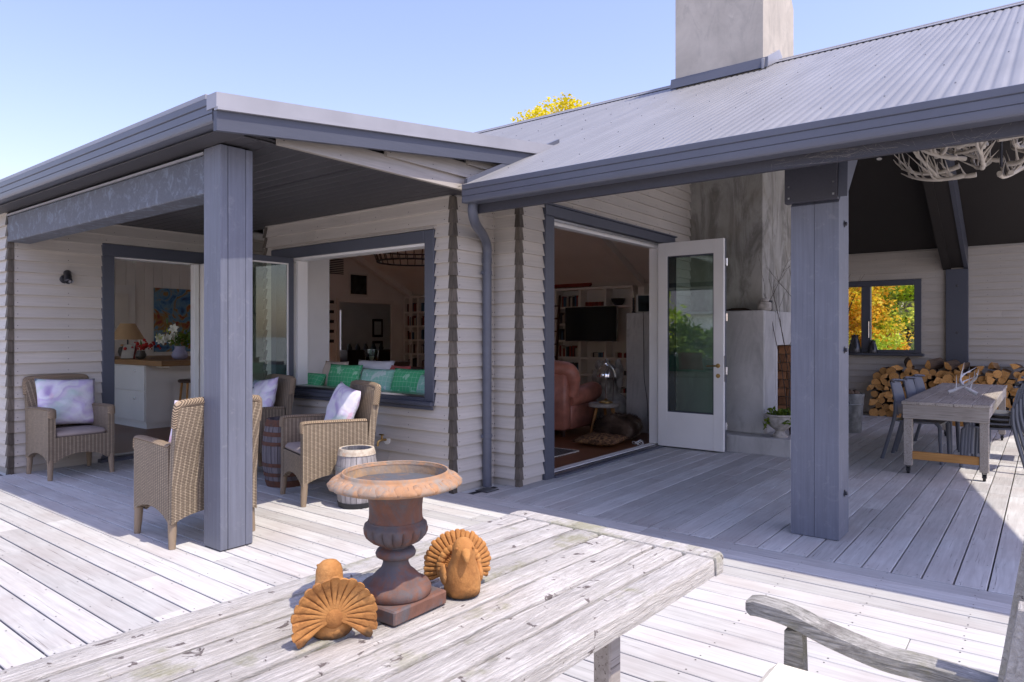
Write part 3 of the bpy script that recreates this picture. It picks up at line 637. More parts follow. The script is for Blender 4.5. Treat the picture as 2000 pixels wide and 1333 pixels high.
for a, b in SKY:
    sk_ = MB().prism([(SX[0], ROOF(SX[0])-.6), (SX[0]-.03, ROOF(SX[0])-.6), (SX[0]-.03, ROOF(SX[0])+.06), (SX[0], ROOF(SX[0])+.06)], a, b, 'y').prism([(SX[1], ROOF(SX[1])-.6), (SX[1]+.03, ROOF(SX[1])-.6), (SX[1]+.03, ROOF(SX[1])+.06), (SX[1], ROOF(SX[1])+.06)], a, b, 'y').prism([(SX[0], ROOF(SX[0])-.6), (SX[1], ROOF(SX[1])-.6), (SX[1], ROOF(SX[1])+.06), (SX[0], ROOF(SX[0])+.06)], a-.03, a, 'y').prism([(SX[0], ROOF(SX[0])-.6), (SX[1], ROOF(SX[1])-.6), (SX[1], ROOF(SX[1])+.06), (SX[0], ROOF(SX[0])+.06)], b, b+.03, 'y').build('added_roof_light', 'white_paint', roof)
    MB().prism([(SX[0], ROOF(SX[0])+.04), (SX[1], ROOF(SX[1])+.04), (SX[1], ROOF(SX[1])+.046), (SX[0], ROOF(SX[0])+.046)], a, b, 'y').build('added_roof_light_pane', 'clear_glass', roof)
MB().prism(gutter_prof(4.27, 2.503, 0.155, 0.125), -1.45, 3.84, 'y').build('gutter', 'gutter_steel', H, smooth=25)
MB().box(4.405, 4.445, -1.44, 3.86, 2.435, 2.68).build('fascia', 'fascia_dark', H)
MB().box(4.27, 4.40, 3.842, 3.848, 2.503, 2.66).build('gutter_stop_end', 'gutter_steel', H)
# downpipe: from the gutter outlet back to the wall
dp = MB().tube(smooth_path([(4.36, 3.80, 2.52), (4.365, 3.81, 2.44), (4.47, 3.87, 2.36), (4.80, 4.055, 2.30), (4.905, 4.105, 2.22), (4.91, 4.11, 2.1)], 5)+[Vector((4.91, 4.11, 0.0))], 0.043, 16).build('downpipe', 'pipe_blue', H, smooth=40)
for zz in (1.98, 0.47):
    b = MB().lathe([(0.0465, -.02), (.0475, -.019), (.0475, .019), (.0465, .02)], 16, (4.91, 4.11, zz)); b.box(4.84, 4.90, 4.11, 4.125, zz-.014, zz+.014); b.build('pipe_bracket', 'pipe_blue', dp, smooth=40)
MB().lathe([(0.047, 0), (0.047, .05)], 16, (4.91, 4.11, 2.07)).build('pipe_collar', 'pipe_blue', dp, smooth=40)

# --- chimney and terrace fireplace
ch = MB().box(8.916, 10.26, 2.868, 4.06, 1.6, 5.45, 0.01).build('chimney', 'concrete_stained', H); ch['label'] = 'tall concrete chimney breast with dark weather stains'
MB().prism([(8.914, 4.9), (10.262, 4.9), (10.262, 6.06), (9.9, 6.5), (8.914, 6.5)], 2.866, 4.062, 'y').build('chimney_stack', 'concrete_chimney', ch)
fp = MB().box(8.48, 8.92, 2.71, 3.86, 0.2, 1.71, .012).box(8.92, 9.0, 2.71, 3.86, 0.2, 1.712).box(9.0, 9.9, 2.71, 2.95, 1.28, 1.71, .0).box(9.9, 10.5, 2.71, 3.86, 0.2, 1.71).build('fireplace_surround', 'concrete', ch)
MB().box(8.2, 10.6, 2.32, 3.86, -.02, 0.2, .012).build('hearth', 'concrete', ch)
MB().box(9.0, 9.9, 3.42, 3.5, .2, 1.3).build('firebox_back', 'charcoal', ch)
for side, xx in ((0, 9.0), (1, 9.84)):
    for r_ in range(9):
        off = 0.11 if r_ % 2 else 0
        for c_ in range(3):
            a = 2.73+c_*0.23-off; b = a+0.22
            a = max(a, 2.73); b = min(b, 3.41)
            if b-a > .03: MB().box(xx+.003, xx+.06, a, b, .205+r_*.118, .205+r_*.118+.11, .005).build('fire_brick', 'fire_brick', ch)
for r_ in range(9):
    for c_ in range(4):
        a = 9.065+c_*.195; MB().box(a, a+.188, 3.37, 3.418, .205+r_*.118, .315+r_*.118, .005).build('fire_brick', 'fire_brick', ch)
MB().prism([(8.86, ROOF(8.86)+.018), (8.90, ROOF(8.9)+.14), (8.912, ROOF(8.9)+.14), (8.912, ROOF(8.91)+.0)], 2.80, 4.12, 'y').build('chimney_flashing', 'gutter_steel', roof)
MB().prism([(8.85, ROOF(8.85)+.005), (8.85, ROOF(8.85)+.13), (9.5, 5.24), (9.62, 5.18), (9.62, 5.06), (9.5, 5.09)], 2.835, 2.864, 'y').build('chimney_flashing', 'flashing', roof)

# --- window in the porch wall (frame, sill, opened casement)
WY0, WY1, WZ0, WZ1 = 4.379, 6.93, 0.80, 2.363
wi = MB().box(4.475, 4.62, WY0, WY0+.115, WZ0, WZ1, .004).box(4.475, 4.62, WY1-.1, WY1, WZ0, WZ1, .004).box(4.472, 4.62, WY0+.116, WY1-.101, WZ1-.112, WZ1, .004).box(4.478, 4.62, WY0+.116, WY1-.101, WZ0, WZ0+.03).build('window', 'trim_blue', H)
wi['label'] = 'wide porch window with one casement swung open'
MB().box(4.44, 4.62, WY0-.005, WY1+.03, WZ0-.04, WZ0-.001, .006).build('sill', 'trim_blue', wi)
MB().box(4.462, 4.476, WY0+.0, WY1, WZ0-.075, WZ0-.045).build('sill_apron', 'trim_blue', wi)
MB().box(4.50, 4.66, WY0+.116, 6.55, WZ0+.031, WZ0+.055, .003).build('sill_track', 'steel', wi)
MB().box(4.50, 4.66, WY0+.117, 6.82, WZ1-.137, WZ1-.113).build('head_lining', 'white_paint', wi)
MB().box(4.53, 4.66, 6.505, 6.54, WZ0+.06, WZ1-.14).build('jamb_lining', 'white_paint', wi)
sa = MB()
xs0, xs1, zs0, zs1 = 3.55, 4.47, 0.80, 2.245
sa.box(xs1-.058, xs1, 6.485, 6.53, zs0, zs1, .004).box(xs0, xs0+.06, 6.485, 6.53, zs0, zs1, .004).box(xs0+.061, xs1-.059, 6.486, 6.529, zs1-.06, zs1, .004).box(xs0+.061, xs1-.059, 6.486, 6.529, zs0, zs0+.07, .004)
sash = sa.build('casement', 'trim_blue', wi)
for a, b, c, d in ((xs1-.076, xs1-.0585, zs0+.07, zs1-.06), (xs0+.061, xs0+.076, zs0+.07, zs1-.06), (xs0+.077, xs1-.077, zs1-.076, zs1-.0605)): MB().box(a, b, 6.50, 6.515, c, d).build('glazing_bead', 'white_paint', wi)
MB().box(xs0+.06, xs1-.058, 6.506, 6.510, zs0+.07, zs1-.06).build('pane', 'sash_glass', wi)

# --- kitchen door opening
kd = MB().box(3.236, 3.362, 8.255, 8.41, 0, 2.29, .004).box(3.236, 5.0, 8.252, 8.41, 2.291, 2.424, .004).box(4.86, 5.0, 8.255, 8.41, 0, 2.29, .004).build('door_frame', 'trim_blue', H)
MB().box(3.2, 5.0, 8.20, 8.36, -.01, .035, .004).build('threshold', 'trim_blue', kd); MB().box(3.365, 4.85, 8.30, 8.42, .036, .048).build('threshold_track', 'steel', kd)
MB().box(3.365, 4.85, 8.30, 8.42, 2.272, 2.289).build('head_lining', 'white_paint', kd)
def leaf(x, y0, y1, z1, xt=.045, face='white_paint'):
    """glazed door leaf standing square to the wall, faces -X"""
    l = MB(); st = .125
    l.box(x, x+xt, y0, y0+st, .02, z1, .003).box(x, x+xt, y1-st, y1, .02, z1, .003).box(x+.0005, x+xt-.0005, y0+st+.0005, y1-st-.0005, z1-.17, z1, .003).box(x+.0005, x+xt-.0005, y0+st+.0005, y1-st-.0005, .02, .45, .003)
    o = l.build('door_leaf', face, H)
    for a, b, c, d in ((y0+st, y0+st+.012, .45, z1-.17), (y1-st-.012, y1-st, .45, z1-.17), (y0+st+.013, y1-st-.013, z1-.182, z1-.17), (y0+st+.013, y1-st-.013, .45, .462)):
        MB().box(x+.012, x+.03, a, b, c, d).build('glazing_bead', 'trim_blue', o)
    MB().box(x+.021, x+.024, y0+st, y1-st, .45, z1-.17).build('pane', 'glass', o)
    return o
leaf(4.33, 7.47, 8.25, 2.28); MB().box(4.25, 4.31, 8.21, 8.30, .04, 2.27, .004).build('meeting_stile', 'white_paint', kd)
# --- terrace bifold door
td = MB().box(5.449, 5.60, 3.822, 3.97, 0, 2.57, .004).box(5.449, 8.379, 3.818, 3.97, 2.571, 2.672, .004).box(8.24, 8.379, 3.825, 3.97, 0, 2.57, .004).build('door_frame', 'trim_blue', H)
MB().box(5.43, 8.40, 3.80, 3.97, 2.674, 2.69).build('head_flashing', 'trim_blue', td)
MB().box(5.60, 8.23, 3.80, 3.86, -.01, .018).build('threshold', 'trim_blue', td); MB().box(5.602, 8.228, 3.865, 3.885, -.01, .022).build('threshold_track', 'steel', td)
MB().box(5.602, 8.228, 3.89, 3.925, -.01, .02).build('threshold_track', 'trim_blue', td); MB().box(5.602, 8.228, 3.93, 4.02, -.01, .026).build('threshold_board', 'white_paint', td)
MB().box(5.602, 8.235, 3.93, 4.02, 2.515, 2.556).build('head_lining', 'white_paint', td); MB().box(5.602, 8.235, 3.87, 3.90, 2.545, 2.565).build('head_track', 'steel', td)
MB().box(8.03, 8.10, 3.90, 4.02, .03, 2.51, .003).build('jamb_lining', 'white_paint', td)
l1 = leaf(7.985, 3.028, 3.875, 2.56); l1['label'] = 'white glazed bifold leaf folded open'
leaf(8.036, 3.03, 3.80, 2.555, .045, 'trim_blue')
for zz in (2.28, 1.62, .98, .32): MB().tube([(8.055, 3.018, zz-.045), (8.055, 3.018, zz+.045)], .011, 8).box(8.036, 8.074, 3.014, 3.024, zz-.042, zz+.042).build('hinge', 'chrome', l1, smooth=40)
MB().lathe([(.026, 0), (.026, .006), (.012, .008), (.011, .045)], 14).build('handle_rose', 'brass', l1, (7.985, 3.095, 1.04), (0, R(-90), 0), 40)
MB().tube(smooth_path([(7.945, 3.095, 1.04), (7.94, 3.11, 1.04), (7.94, 3.22, 1.035)], 4), .009, 8).build('handle', 'brass', l1, smooth=40)
MB().lathe([(.026, 0), (.026, .006), (.01, .007), (.01, .012)], 14).build('lock_rose', 'brass', l1, (7.985, 3.095, 0.92), (0, R(-90), 0), 40)
MB().box(7.995, 8.022, 3.0235, 3.0275, .85, 1.16).build('lock_plate', 'chrome', l1)

# --- back window of the terrace
bw = MB().box(13.94, 14.09, 1.744, 1.85, 1.09, 2.40, .004).box(13.94, 14.09, 3.20, 3.305, 1.09, 2.40, .004).box(13.938, 14.09, 1.851, 3.199, 2.30, 2.40, .004).box(13.942, 14.09, 1.851, 3.199, 1.09, 1.145, .004).box(13.95, 14.08, 2.55, 2.70, 1.146, 2.299, .004).build('window', 'trim_blue', H)
bw['label'] = 'terrace window looking out on autumn trees'
MB().box(13.86, 13.99, 1.70, 3.35, 1.04, 1.085, .006).build('sill', 'trim_blue', bw)
for a, b in ((1.852, 2.548), (2.702, 3.198)): MB().box(14.01, 14.014, a, b, 1.146, 2.298).build('pane', 'clear_glass', bw)
MB().tube([(13.935, 2.57, 1.35), (13.915, 2.57, 1.36), (13.915, 2.57, 1.66), (13.935, 2.57, 1.67)], .008, 6).build('handle', 'chrome', bw, smooth=40)

# --- interior shell
MB().box(5.20, 13.9, 3.99, 14.5, -.06, 0.0).box(2.5, 5.198, 8.31, 13.0, -.06, 0.0).box(4.64, 5.198, 4.3, 6.95, -.06, 0).build('interior_floor', 'interior_floor', H)
shell('interior_wall', [(13.9, 13.98, 3.99, 4.35, 0, 3.2), (13.9, 13.98, 4.35, 6.75, 2.3, 3.2), (13.9, 13.98, 6.75, 9.98, 0, 3.2), (13.9, 13.98, 9.98, 12.1, 2.3, 3.2), (13.9, 13.98, 12.1, 14.6, 0, 3.2)])
for ya_, yb_ in ((4.35, 6.75), (9.98, 12.1)):  # glazed doors added out of view to bring daylight into the living room
    gd = MB().box(13.88, 13.99, ya_, ya_+.09, 0, 2.3).box(13.88, 13.99, yb_-.09, yb_, 0, 2.3).box(13.88, 13.99, ya_+.091, yb_-.091, 2.2, 2.3).build('added_garden_door', 'trim_blue', H); MB().box(13.93, 13.934, ya_+.09, yb_-.09, .02, 2.2).build('pane', 'clear_glass', gd)
MB().prism([(8.5, 2.28), (8.5, 4.9), (9.5, 5.0), (13.95, 2.97), (13.95, 2.28)], 14.5, 14.6, 'y').build('interior_wall', 'cream_wall', H)
shell('interior_wall', [(8.5, 11.25, 14.5, 14.6, 0, 2.28), (13.2, 13.9, 14.5, 14.6, 0, 2.28)])
shell('interior_wall', [(2.5, 8.5, 13.0, 13.1, 0, 2.75)]); shell('interior_wall', [(8.4, 8.5, 13.1, 14.5, 0, 4.5)]); shell('interior_wall', [(5.6, 8.5, 13.0, 13.1, 2.75, 4.7)])
shell('inner_room_wall', [(10.0, 13.0, 17.5, 17.6, 0, 2.9), (13.78, 17.0, 17.5, 17.6, 0, 2.9), (13.0, 13.78, 17.5, 17.6, 0, .72), (13.0, 13.78, 17.5, 17.6, 2.2, 2.9), (17.0, 17.1, 14.5, 17.6, 0, 2.9), (10.0, 10.1, 14.6, 17.5, 0, 2.9), (13.98, 17.0, 14.5, 14.6, 0, 2.9)])
MB().box(10.0, 17.0, 14.6, 17.6, 2.7, 2.8).build('inner_room_ceiling', 'cream_wall', H); MB().box(10, 17, 14.5, 17.6, -.06, -.001).build('inner_room_floor', 'interior_floor', H)
MB().box(2.5, 5.72, 8.42, 13.0, 2.76, 2.80).build('kitchen_ceiling', 'white_paint', H); MB().box(5.35, 5.72, 4.3, 8.42, 2.76, 2.8).box(4.63, 5.35, 4.3, 6.96, 2.76, 2.8).build('room_ceiling', 'white_paint', H)
MB().box(4.75, 4.95, 8.5, 13.0, 2.62, 2.755, .004).build('ceiling_beam', 'white_paint', H)
IC = lambda x: 2.60+0.466*(13.65-x)
ic_ = MB()
back_slope(lambda xa, xb, ya, yb: ic_.prism([(max(xa, 9.5), IC(max(xa, 9.5))), (min(xb, 13.9), IC(min(xb, 13.9))), (min(xb, 13.9), IC(min(xb, 13.9))+.03), (max(xa, 9.5), IC(max(xa, 9.5))+.03)], max(ya, 4.0), min(yb, 14.5), 'y') if yb > 4 else None)
ic_.prism([(9.5, IC(9.5)), (9.56, IC(9.56)), (9.56, IC(9.56)+.03), (9.5, IC(9.5)+.03)], 4.0, 14.5, 'y')
ic_.prism([(5.72, 2.80), (9.5, IC(9.5)+.001), (9.5, IC(9.5)+.031), (5.72, 2.83)], 4.0, 14.5, 'y').build('interior_ceiling', 'cream_wall', H)
for yy in (7.0, 10.2, 14.2):
    MB().prism([(13.6, IC(13.6)-.16), (9.5, IC(9.5)-.16), (9.5, IC(9.5)-.002), (13.6, IC(13.6)-.002)], yy-.07, yy+.07, 'y').prism([(5.8, 2.68), (9.5, IC(9.5)-.158), (9.5, IC(9.5)-.003), (5.8, 2.83)], yy-.0701, yy+.0701, 'y').build('rafter', 'white_shelf', H)
    MB().box(13.6, 13.899, yy-.072, yy+.072, 0, IC(13.75), .0).build('wall_post', 'white_shelf', H)
# concrete back of the fireplace inside the living room
MB().box(8.95, 10.3, 4.075, 4.85, 0, 1.73, .012).build('inner_fireplace', 'concrete', ch); MB().box(9.3, 10.2, 3.99, 4.35, 1.732, 4.3).build('inner_flue', 'white_paint', ch)
# ------------------------------------------------------------------ things on the deck
def pillow_mesh(w, h, t, mat, seed=0, wr=0.012, n=16, pinch=0.10):
    rg = np.random.RandomState(seed); ph = rg.rand(6)*6.28
    vs_ = []; fs = []
    for side in (1, -1):
        for i in range(n+1):
            for j in range(n+1):
                u = i/n*2-1; v = j/n*2-1
                e = (1-abs(u)**2.6)*(1-abs(v)**2.6); th = t*0.5*max(0, e)**0.55
                x = u*w/2*(1-pinch*(1-v*v)*abs(u)*.6); y = v*h/2*(1-pinch*(1-u*u)*abs(v)*.6)
                wv = wr*e**.3*(math.sin(5*u+3*v+ph[0])*.5+math.sin(9*u-7*v+ph[1])*.35+math.sin(3*u+11*v+ph[2])*.3)*(0 if e <= 0 else 1)
                vs_.append((x, side*(th)+wv, y))
    m = (n+1)**2
    for s_ in (0, 1):
        for i in range(n):
            for j in range(n):
                a = s_*m+i*(n+1)+j; fs.append([a, a+1, a+n+2, a+n+1])
    me = MB().add(vs_, fs)
    msh = me.mesh('pillow', mat, None); bm = bmesh.new(); bm.from_mesh(msh); bmesh.ops.remove_doubles(bm, verts=bm.verts, dist=0.0005); bmesh.ops.recalc_face_normals(bm, faces=bm.faces); bm.to_mesh(msh); bm.free(); msh.shade_smooth(); return msh

def wicker_chair(label, x, y, rz):
    t = thing('wicker_armchair', label, 'armchair', (x, y, 0), rz, 'wicker armchairs on the porch')
    for sx in (-1, 1):
        for sy in (-1, 1):
            MB().tube([(sx*.272, sy*.272, .19), (sx*.275, sy*.278, .10), (sx*.279, sy*.285, 0.0)], [.029, .027, .022], 10).build('leg', 'wicker_leg', t, smooth=40)
    def arched(x0, x1, z1, n=14):
        bot = []
        for i in range(n+1):
            u = i/n; xx = x0+(x1-x0)*u; e = abs(2*u-1); bot.append((xx, .165+.075*(1-e**2.4)))
        return bot+[(x1, z1), (x0, z1)]
    for sx in (-1, 1):                                # side panels with a broad flat arm on top
        pl_ = arched(-.295, .27, .655); a = MB(); lo, hi = (sx*.235, sx*.298) if sx > 0 else (sx*.298, sx*.235)
        pl_ = pl_[:-2]+[(.27, .655), (.2, .665), (-.27, .672), (-.295, .66)]
        a.prism(pl_, lo, hi, 'x'); arm = a.build('arm', 'wicker', t)
        MB().tube(smooth_path([(sx*.2665, .26, .668), (sx*.2665, 0, .676), (sx*.2665, -.26, .680), (sx*.2665, -.296, .66), (sx*.2665, -.30, .60)], 5), .037, 8, flat=0.45).build('arm_braid', 'wicker_braid', arm, smooth=60)
    MB().prism(arched(-.234, .234, .41), -.292, -.24, 'y').build('front_panel', 'wicker', t)
    MB().box(-.234, .234, -.24, .25, .36, .40).build('seat', 'wicker', t)
    bk = MB(); n = 10; vs_ = []; fs = []
    prof = [(.18, .262, .318), (.40, .262, .320), (.66, .290, .352), (.93, .335, .398), (.955, .345, .392)]
    for k, (z, y0, y1) in enumerate(prof):
        for i in range(n+1):
            u = i/n*2-1; w_ = .297-.02*(k/4)**2; zz = z-(0.012*abs(u)**3 if k >= 3 else 0)
            if k == 0: zz = .165+.06*(1-abs(u)**2.4)
            vs_ += [(u*w_, y0-.012*(1-u*u), zz), (u*w_, y1-.012*(1-u*u), zz)]
    s_ = 2*(n+1)
    for k in range(len(prof)-1):
        for i in range(n):
            a = k*s_+2*i; fs += [[a, a+2, a+2+s_, a+s_], [a+1, a+1+s_, a+3+s_, a+3]]
        fs += [[k*s_, k*s_+s_, k*s_+s_+1, k*s_+1], [k*s_+2*n, k*s_+2*n+1, k*s_+s_+2*n+1, k*s_+s_+2*n]]
    for i in range(n):
        a = (len(prof)-1)*s_+2*i; fs.append([a, a+2, a+3, a+1]); fs.append([2*i, 2*i+1, 2*i+3, 2*i+2])
    bk.add(vs_, fs); b = bk.build('backrest', 'wicker', t, smooth=40)
    MB().tube(smooth_path([(-.282, .345, .80), (-.279, .368, .925), (-.24, .372, .955), (0, .36, .965), (.24, .372, .955), (.279, .368, .925), (.282, .345, .80)], 5), .030, 8).build('back_braid', 'wicker_braid', b, smooth=60)
    MB().box(-.226, .226, -.285, .225, .402, .462, .022).build('seat_cushion', 'taupe', t, smooth=50)
    return t
def pillow(label, x, y, z, rz, tilt, roll, seed, w=.5, h=.5, mat='lilac_print', grp='floral pillows on the wicker armchairs'):
    o = link('pillow', pillow_mesh(w, h, .17, mat, seed, .013), None, (x, y, z)); o.rotation_euler = (Matrix.Rotation(rz, 3, 'Z') @ Matrix.Rotation(-tilt, 3, 'X') @ Matrix.Rotation(roll, 3, 'Y')).to_euler()
    return tag(o, label, 'pillow', grp)
def chair_pt(x, y, rz, lx, ly): return x+math.cos(rz)*lx-math.sin(rz)*ly, y+math.sin(rz)*lx+math.cos(rz)*ly
CH = [((2.785, 7.87), R(0), 'wicker armchair against the wall left of the kitchen door'), ((2.49, 4.80), R(177), 'wicker armchair seen from behind, half hidden by the post'),
      ((3.752, 4.985), R(-107), 'sunlit wicker armchair between the two barrels, in side view'), ((3.86, 6.42), R(-97), 'wicker armchair behind the post, under the open casement')]
PL = ['white and lilac floral pillow on the armchair left of the kitchen door', 'pillow peeping over the armchair seen from behind', 'half sunlit lilac pillow on the armchair between the barrels', 'pale lilac pillow on the armchair under the open casement']
for i, ((x, y), rz, lab) in enumerate(CH):
    wicker_chair(lab, x, y, rz)
    lx, ly = ((0.02, .155), (.0, .165), (-.02, .15), (.0, .15))[i]; px, py = chair_pt(x, y, rz, lx, ly)
    pillow(PL[i], px, py, (.715, .72, .715, .72)[i], rz, R(18), (R(3), R(-3), R(7), R(-6))[i], i+3, w=.56 if i == 0 else .52, h=.50)

def barrel(label, x, y, h, rm, re, stave, hoops, topmat, grp, nst=22):
    t = thing('barrel', label, 'barrel', (x, y, 0), 0.3, grp)
    rad = lambda z: re+(rm-re)*(1-((z-h/2)/(h/2))**2)
    for k in range(nst):
        a0 = 2*math.pi*(k+.04)/nst; a1 = 2*math.pi*(k+.96)/nst; vs_ = []; fs = []; m = 9
        for i in range(m):
            z = h*i/(m-1); r = rad(z)
            for a in (a0, (a0+a1)/2, a1): vs_.append((r*math.cos(a), r*math.sin(a), z))
            for a in (a0, a1): vs_.append(((r-.018)*math.cos(a), (r-.018)*math.sin(a), z))
        for i in range(m-1):
            o = i*5; fs += [[o, o+1, o+6, o+5], [o+1, o+2, o+7, o+6], [o+3, o, o+5, o+8], [o+2, o+4, o+9, o+7], [o+4, o+3, o+8, o+9]]
        o = (m-1)*5; fs += [[o, o+1, o+2, o+4, o+3], [0, 3, 4, 2, 1]]
        MB().add(vs_, fs).build('stave', stave, t)
    MB().lathe([(rad(.03)-.02, 0), (rad(.03)-.02, .03)], 24, (0, 0, .02)).build('bottom_head', stave, t); MB().lathe([(rad(h)-.02, 0), (rad(h)-.02, .012)], 24, (0, 0, h-.045)).build('lid', topmat, t)
    for (za, zb, mat) in hoops:
        MB().lathe([(rad(za)+.001, za), (rad(za)+.006, za+.001), (rad((za+zb)/2)+.006, (za+zb)/2), (rad(zb)+.006, zb-.001), (rad(zb)+.001, zb), (rad(zb)-.01, zb-.004), (rad(za)-.01, za+.004), (rad(za)+.001, za)], 30, cap=False).build('hoop', mat, t, smooth=50)
barrel('small silver grey barrel with rusty cream top hoop', 3.70, 4.50, .475, .172, .138, 'barrel_stave', [(.425, .478, 'cream_rust'), (.305, .335, 'galvanised'), (.13, .155, 'galvanised'), (-.002, .045, 'charcoal')], 'galvanised', 'barrels used as side tables')
barrel('taller dark barrel with rusty hoops behind the sunlit armchair', 3.84, 5.68, .62, .225, .18, 'barrel_stave_dark', [(.56, .622, 'barrel_hoop_rust'), (.47, .51, 'barrel_hoop_rust'), (.385, .42, 'barrel_hoop_rust'), (.19, .225, 'barrel_hoop_rust'), (.10, .135, 'barrel_hoop_rust'), (-.002, .06, 'barrel_hoop_rust')], 'barrel_stave_dark', 'barrels used as side tables')

# wall spot and garden tap
t = thing('wall_spotlight', 'small dark cylinder spotlight on the boards beside the kitchen door', 'light', (2.865, 8.272, 2.0))
MB().lathe([(.045, 0), (.045, .012), (.02, .016)], 16).build('wall_plate', 'dark_steel', t, (0, 0.0, 0), (R(90), 0, 0), 40)
MB().tube([(0, -.01, 0), (0, -.055, .01)], .014, 8).build('arm', 'dark_steel', t, smooth=40)
MB().lathe([(.034, .085), (.036, .08), (.036, -.05), (.030, -.055), (.028, -.04)], 16).build('lamp_head', 'dark_steel', t, (.01, -.075, .01), (R(-38), R(10), 0), 40)
MB().lathe([(.026, 0), (.0, .004)], 12).build('lens', 'chrome', t, (.03, -.105, -.028), (R(-38), R(10), 0))
t = thing('garden_tap', 'brass garden tap with white wall flange under the window', 'tap', (4.50, 5.02, .40))
MB().lathe([(.048, 0), (.046, .01), (.02, .014)], 18).build('flange', 'white_paint', t, (0, 0, 0), (0, R(-90), 0), 40)
MB().tube(smooth_path([(0, 0, 0), (-.06, .01, 0), (-.095, .02, -.012), (-.10, .022, -.055)], 5), [.012]*16, 8).build('spout', 'brass', t, smooth=40)
MB().tube([(-.06, .01, 0), (-.06, .01, .045)], .009, 8).box(-.066, -.054, -.025, .045, .045, .057, .003).build('tap_handle', 'brass', t, smooth=40)

# ------------------------------------------------------------------ lichen covered garden table with urn and birds
TZ = 0.74; TR = R(-2.2); TO = Vector((2.055, 0.772, 0))
tb = thing('garden_table', 'long weathered timber table covered in pale lichen', 'table', (TO.x, TO.y, 0), TR)
# local frame: x runs back towards -X from the end board, y across
W = .80; npl = 8; gp = .010; pw = (W-gp*(npl-1))/npl
def rough_plank(L, w, h, seed, nx=14):
    rg = np.random.RandomState(seed); vs_ = []; fs = []
    ring = [(-w/2+.006, 0), (-w/2+.0015, -.002), (-w/2, -.008), (-w/2, -h), (w/2, -h), (w/2, -.008), (w/2-.0015, -.002), (w/2-.006, 0)]; k = len(ring)
    for i in range(nx+1):
        x = -L/2+L*i/nx; d = rg.uniform(-.0016, .0016, k); e = rg.uniform(-.0012, .0012, k)
        for j, (a, b) in enumerate(ring): vs_.append((x, a+d[j], b+(e[j] if b > -h+.001 else 0)))
    for i in range(nx):
        for j in range(k): fs.append([i*k+j, i*k+(j+1) % k, (i+1)*k+(j+1) % k, (i+1)*k+j])
    fs += [list(range(k))[::-1], list(range(nx*k, nx*k+k))]
    return MB().add(vs_, fs)
for i in range(npl):
    rough_plank(1.9, pw, .05, i).build('plank', 'table_wood', tb, (-.085-.95, pw/2+i*(pw+gp), TZ+random.uniform(-.0015, .0015)), (0, 0, 0), 25)
# end board with rounded corners
eb = []; rr = .035
for (cx_, cy_, a0) in ((-.078, 0.0, 180), (-rr, rr-.004, 270), (-rr, W+.004-rr, 0), (-.078, W, 90)):
    if cx_ < -.07: eb.append((cx_, -.004 if cy_ == 0 else W+.004))
    else: eb += [(cx_+rr*math.cos(R(a0+k*15)), cy_+rr*math.sin(R(a0+k*15))) for k in range(7)]
e_ = MB(); top = [(p[0]*1.0, p[1]) for p in eb]; nn = len(top)
cxm = sum(p[0] for p in top)/nn; cym = W/2
ins = [(p[0]+(cxm-p[0])*.1, p[1]+(cym-p[1])*.012) for p in top]
e_.add([(p[0], p[1], TZ-.052) for p in top]+[(p[0], p[1], TZ-.006) for p in top]+[(p[0], p[1], TZ+.001) for p in ins], [list(range(nn))[::-1], list(range(2*nn, 3*nn))]+[[r_*nn+i, r_*nn+(i+1) % nn, (r_+1)*nn+(i+1) % nn, (r_+1)*nn+i] for r_ in (0, 1) for i in range(nn)])
eo = e_.build('end_board', 'table_wood', tb, smooth=40)
for yy in (.13, W-.13): MB().box(-1.9, -.16, yy-.012, yy+.012, TZ-.115, TZ-.053).build('apron', 'grey_timber', tb)
MB().box(-.21, -.185, .15, W-.15, TZ-.115, TZ-.053).build('apron', 'grey_timber', tb)
for lx in (-.53, -1.6):
    for ly in (.09, W-.09): MB().box(lx-.026, lx+.026, ly-.026, ly+.026, 0, TZ-.053, .005).build('leg', 'grey_timber', tb)

ux, uy = 1.148, 1.250
ur = thing('garden_urn', 'rusty cast iron urn with wide moulded rim on the garden table', 'urn', (ux, uy, TZ+.002), R(1))
MB().box(-.088, .088, -.088, .088, 0, .034, .004).build('plinth', 'rust_body', ur)
MB().lathe([(.083, .034), (.086, .038), (.086, .050), (.080, .060), (.064, .064), (.060, .072), (.048, .085), (.036, .095), (.031, .108), (.031, .118), (.036, .120), (.047, .126), (.049, .133), (.045, .141), (.030, .146), (.030, .152)], 36).build('foot', 'rust_body', ur, smooth=60)
nl = 18
lob = lambda k, a: (.12*abs(math.sin(a*nl/2))**.6-.06) if 2 <= k <= 6 else 0
MB().lathe([(.028, .150), (.036, .152), (.045, .156), (.058, .163), (.068, .173), (.073, .184), (.074, .192), (.076, .197), (.075, .203), (.068, .207), (.067, .212)], 144, wob=lob).build('lower_bowl', 'rust_body', ur, smooth=70)
MB().lathe([(.066, .208), (.064, .225), (.064, .245), (.066, .262), (.071, .278), (.080, .292), (.088, .298)], 48, cap=False).build('bowl', 'rust_body', ur, smooth=60)
def egg(k, a):
    s_ = abs(math.sin(a*11)); c_ = abs(math.cos(a*11)); return {4: .018*s_, 5: .05*s_**.5-.012, 6: .045*s_**.5-.012, 7: .03*s_-.004}.get(k, 0)
MB().lathe([(.086, .290), (.098, .288), (.125, .2895), (.148, .294), (.158, .299), (.157, .305), (.150, .312), (.141, .3175), (.132, .322), (.129, .325), (.1285, .331), (.1255, .332), (.1235, .330), (.122, .322)], 176, wob=egg, cap=False).build('rim', 'rust_rim', ur, smooth=70)
eg = MB()
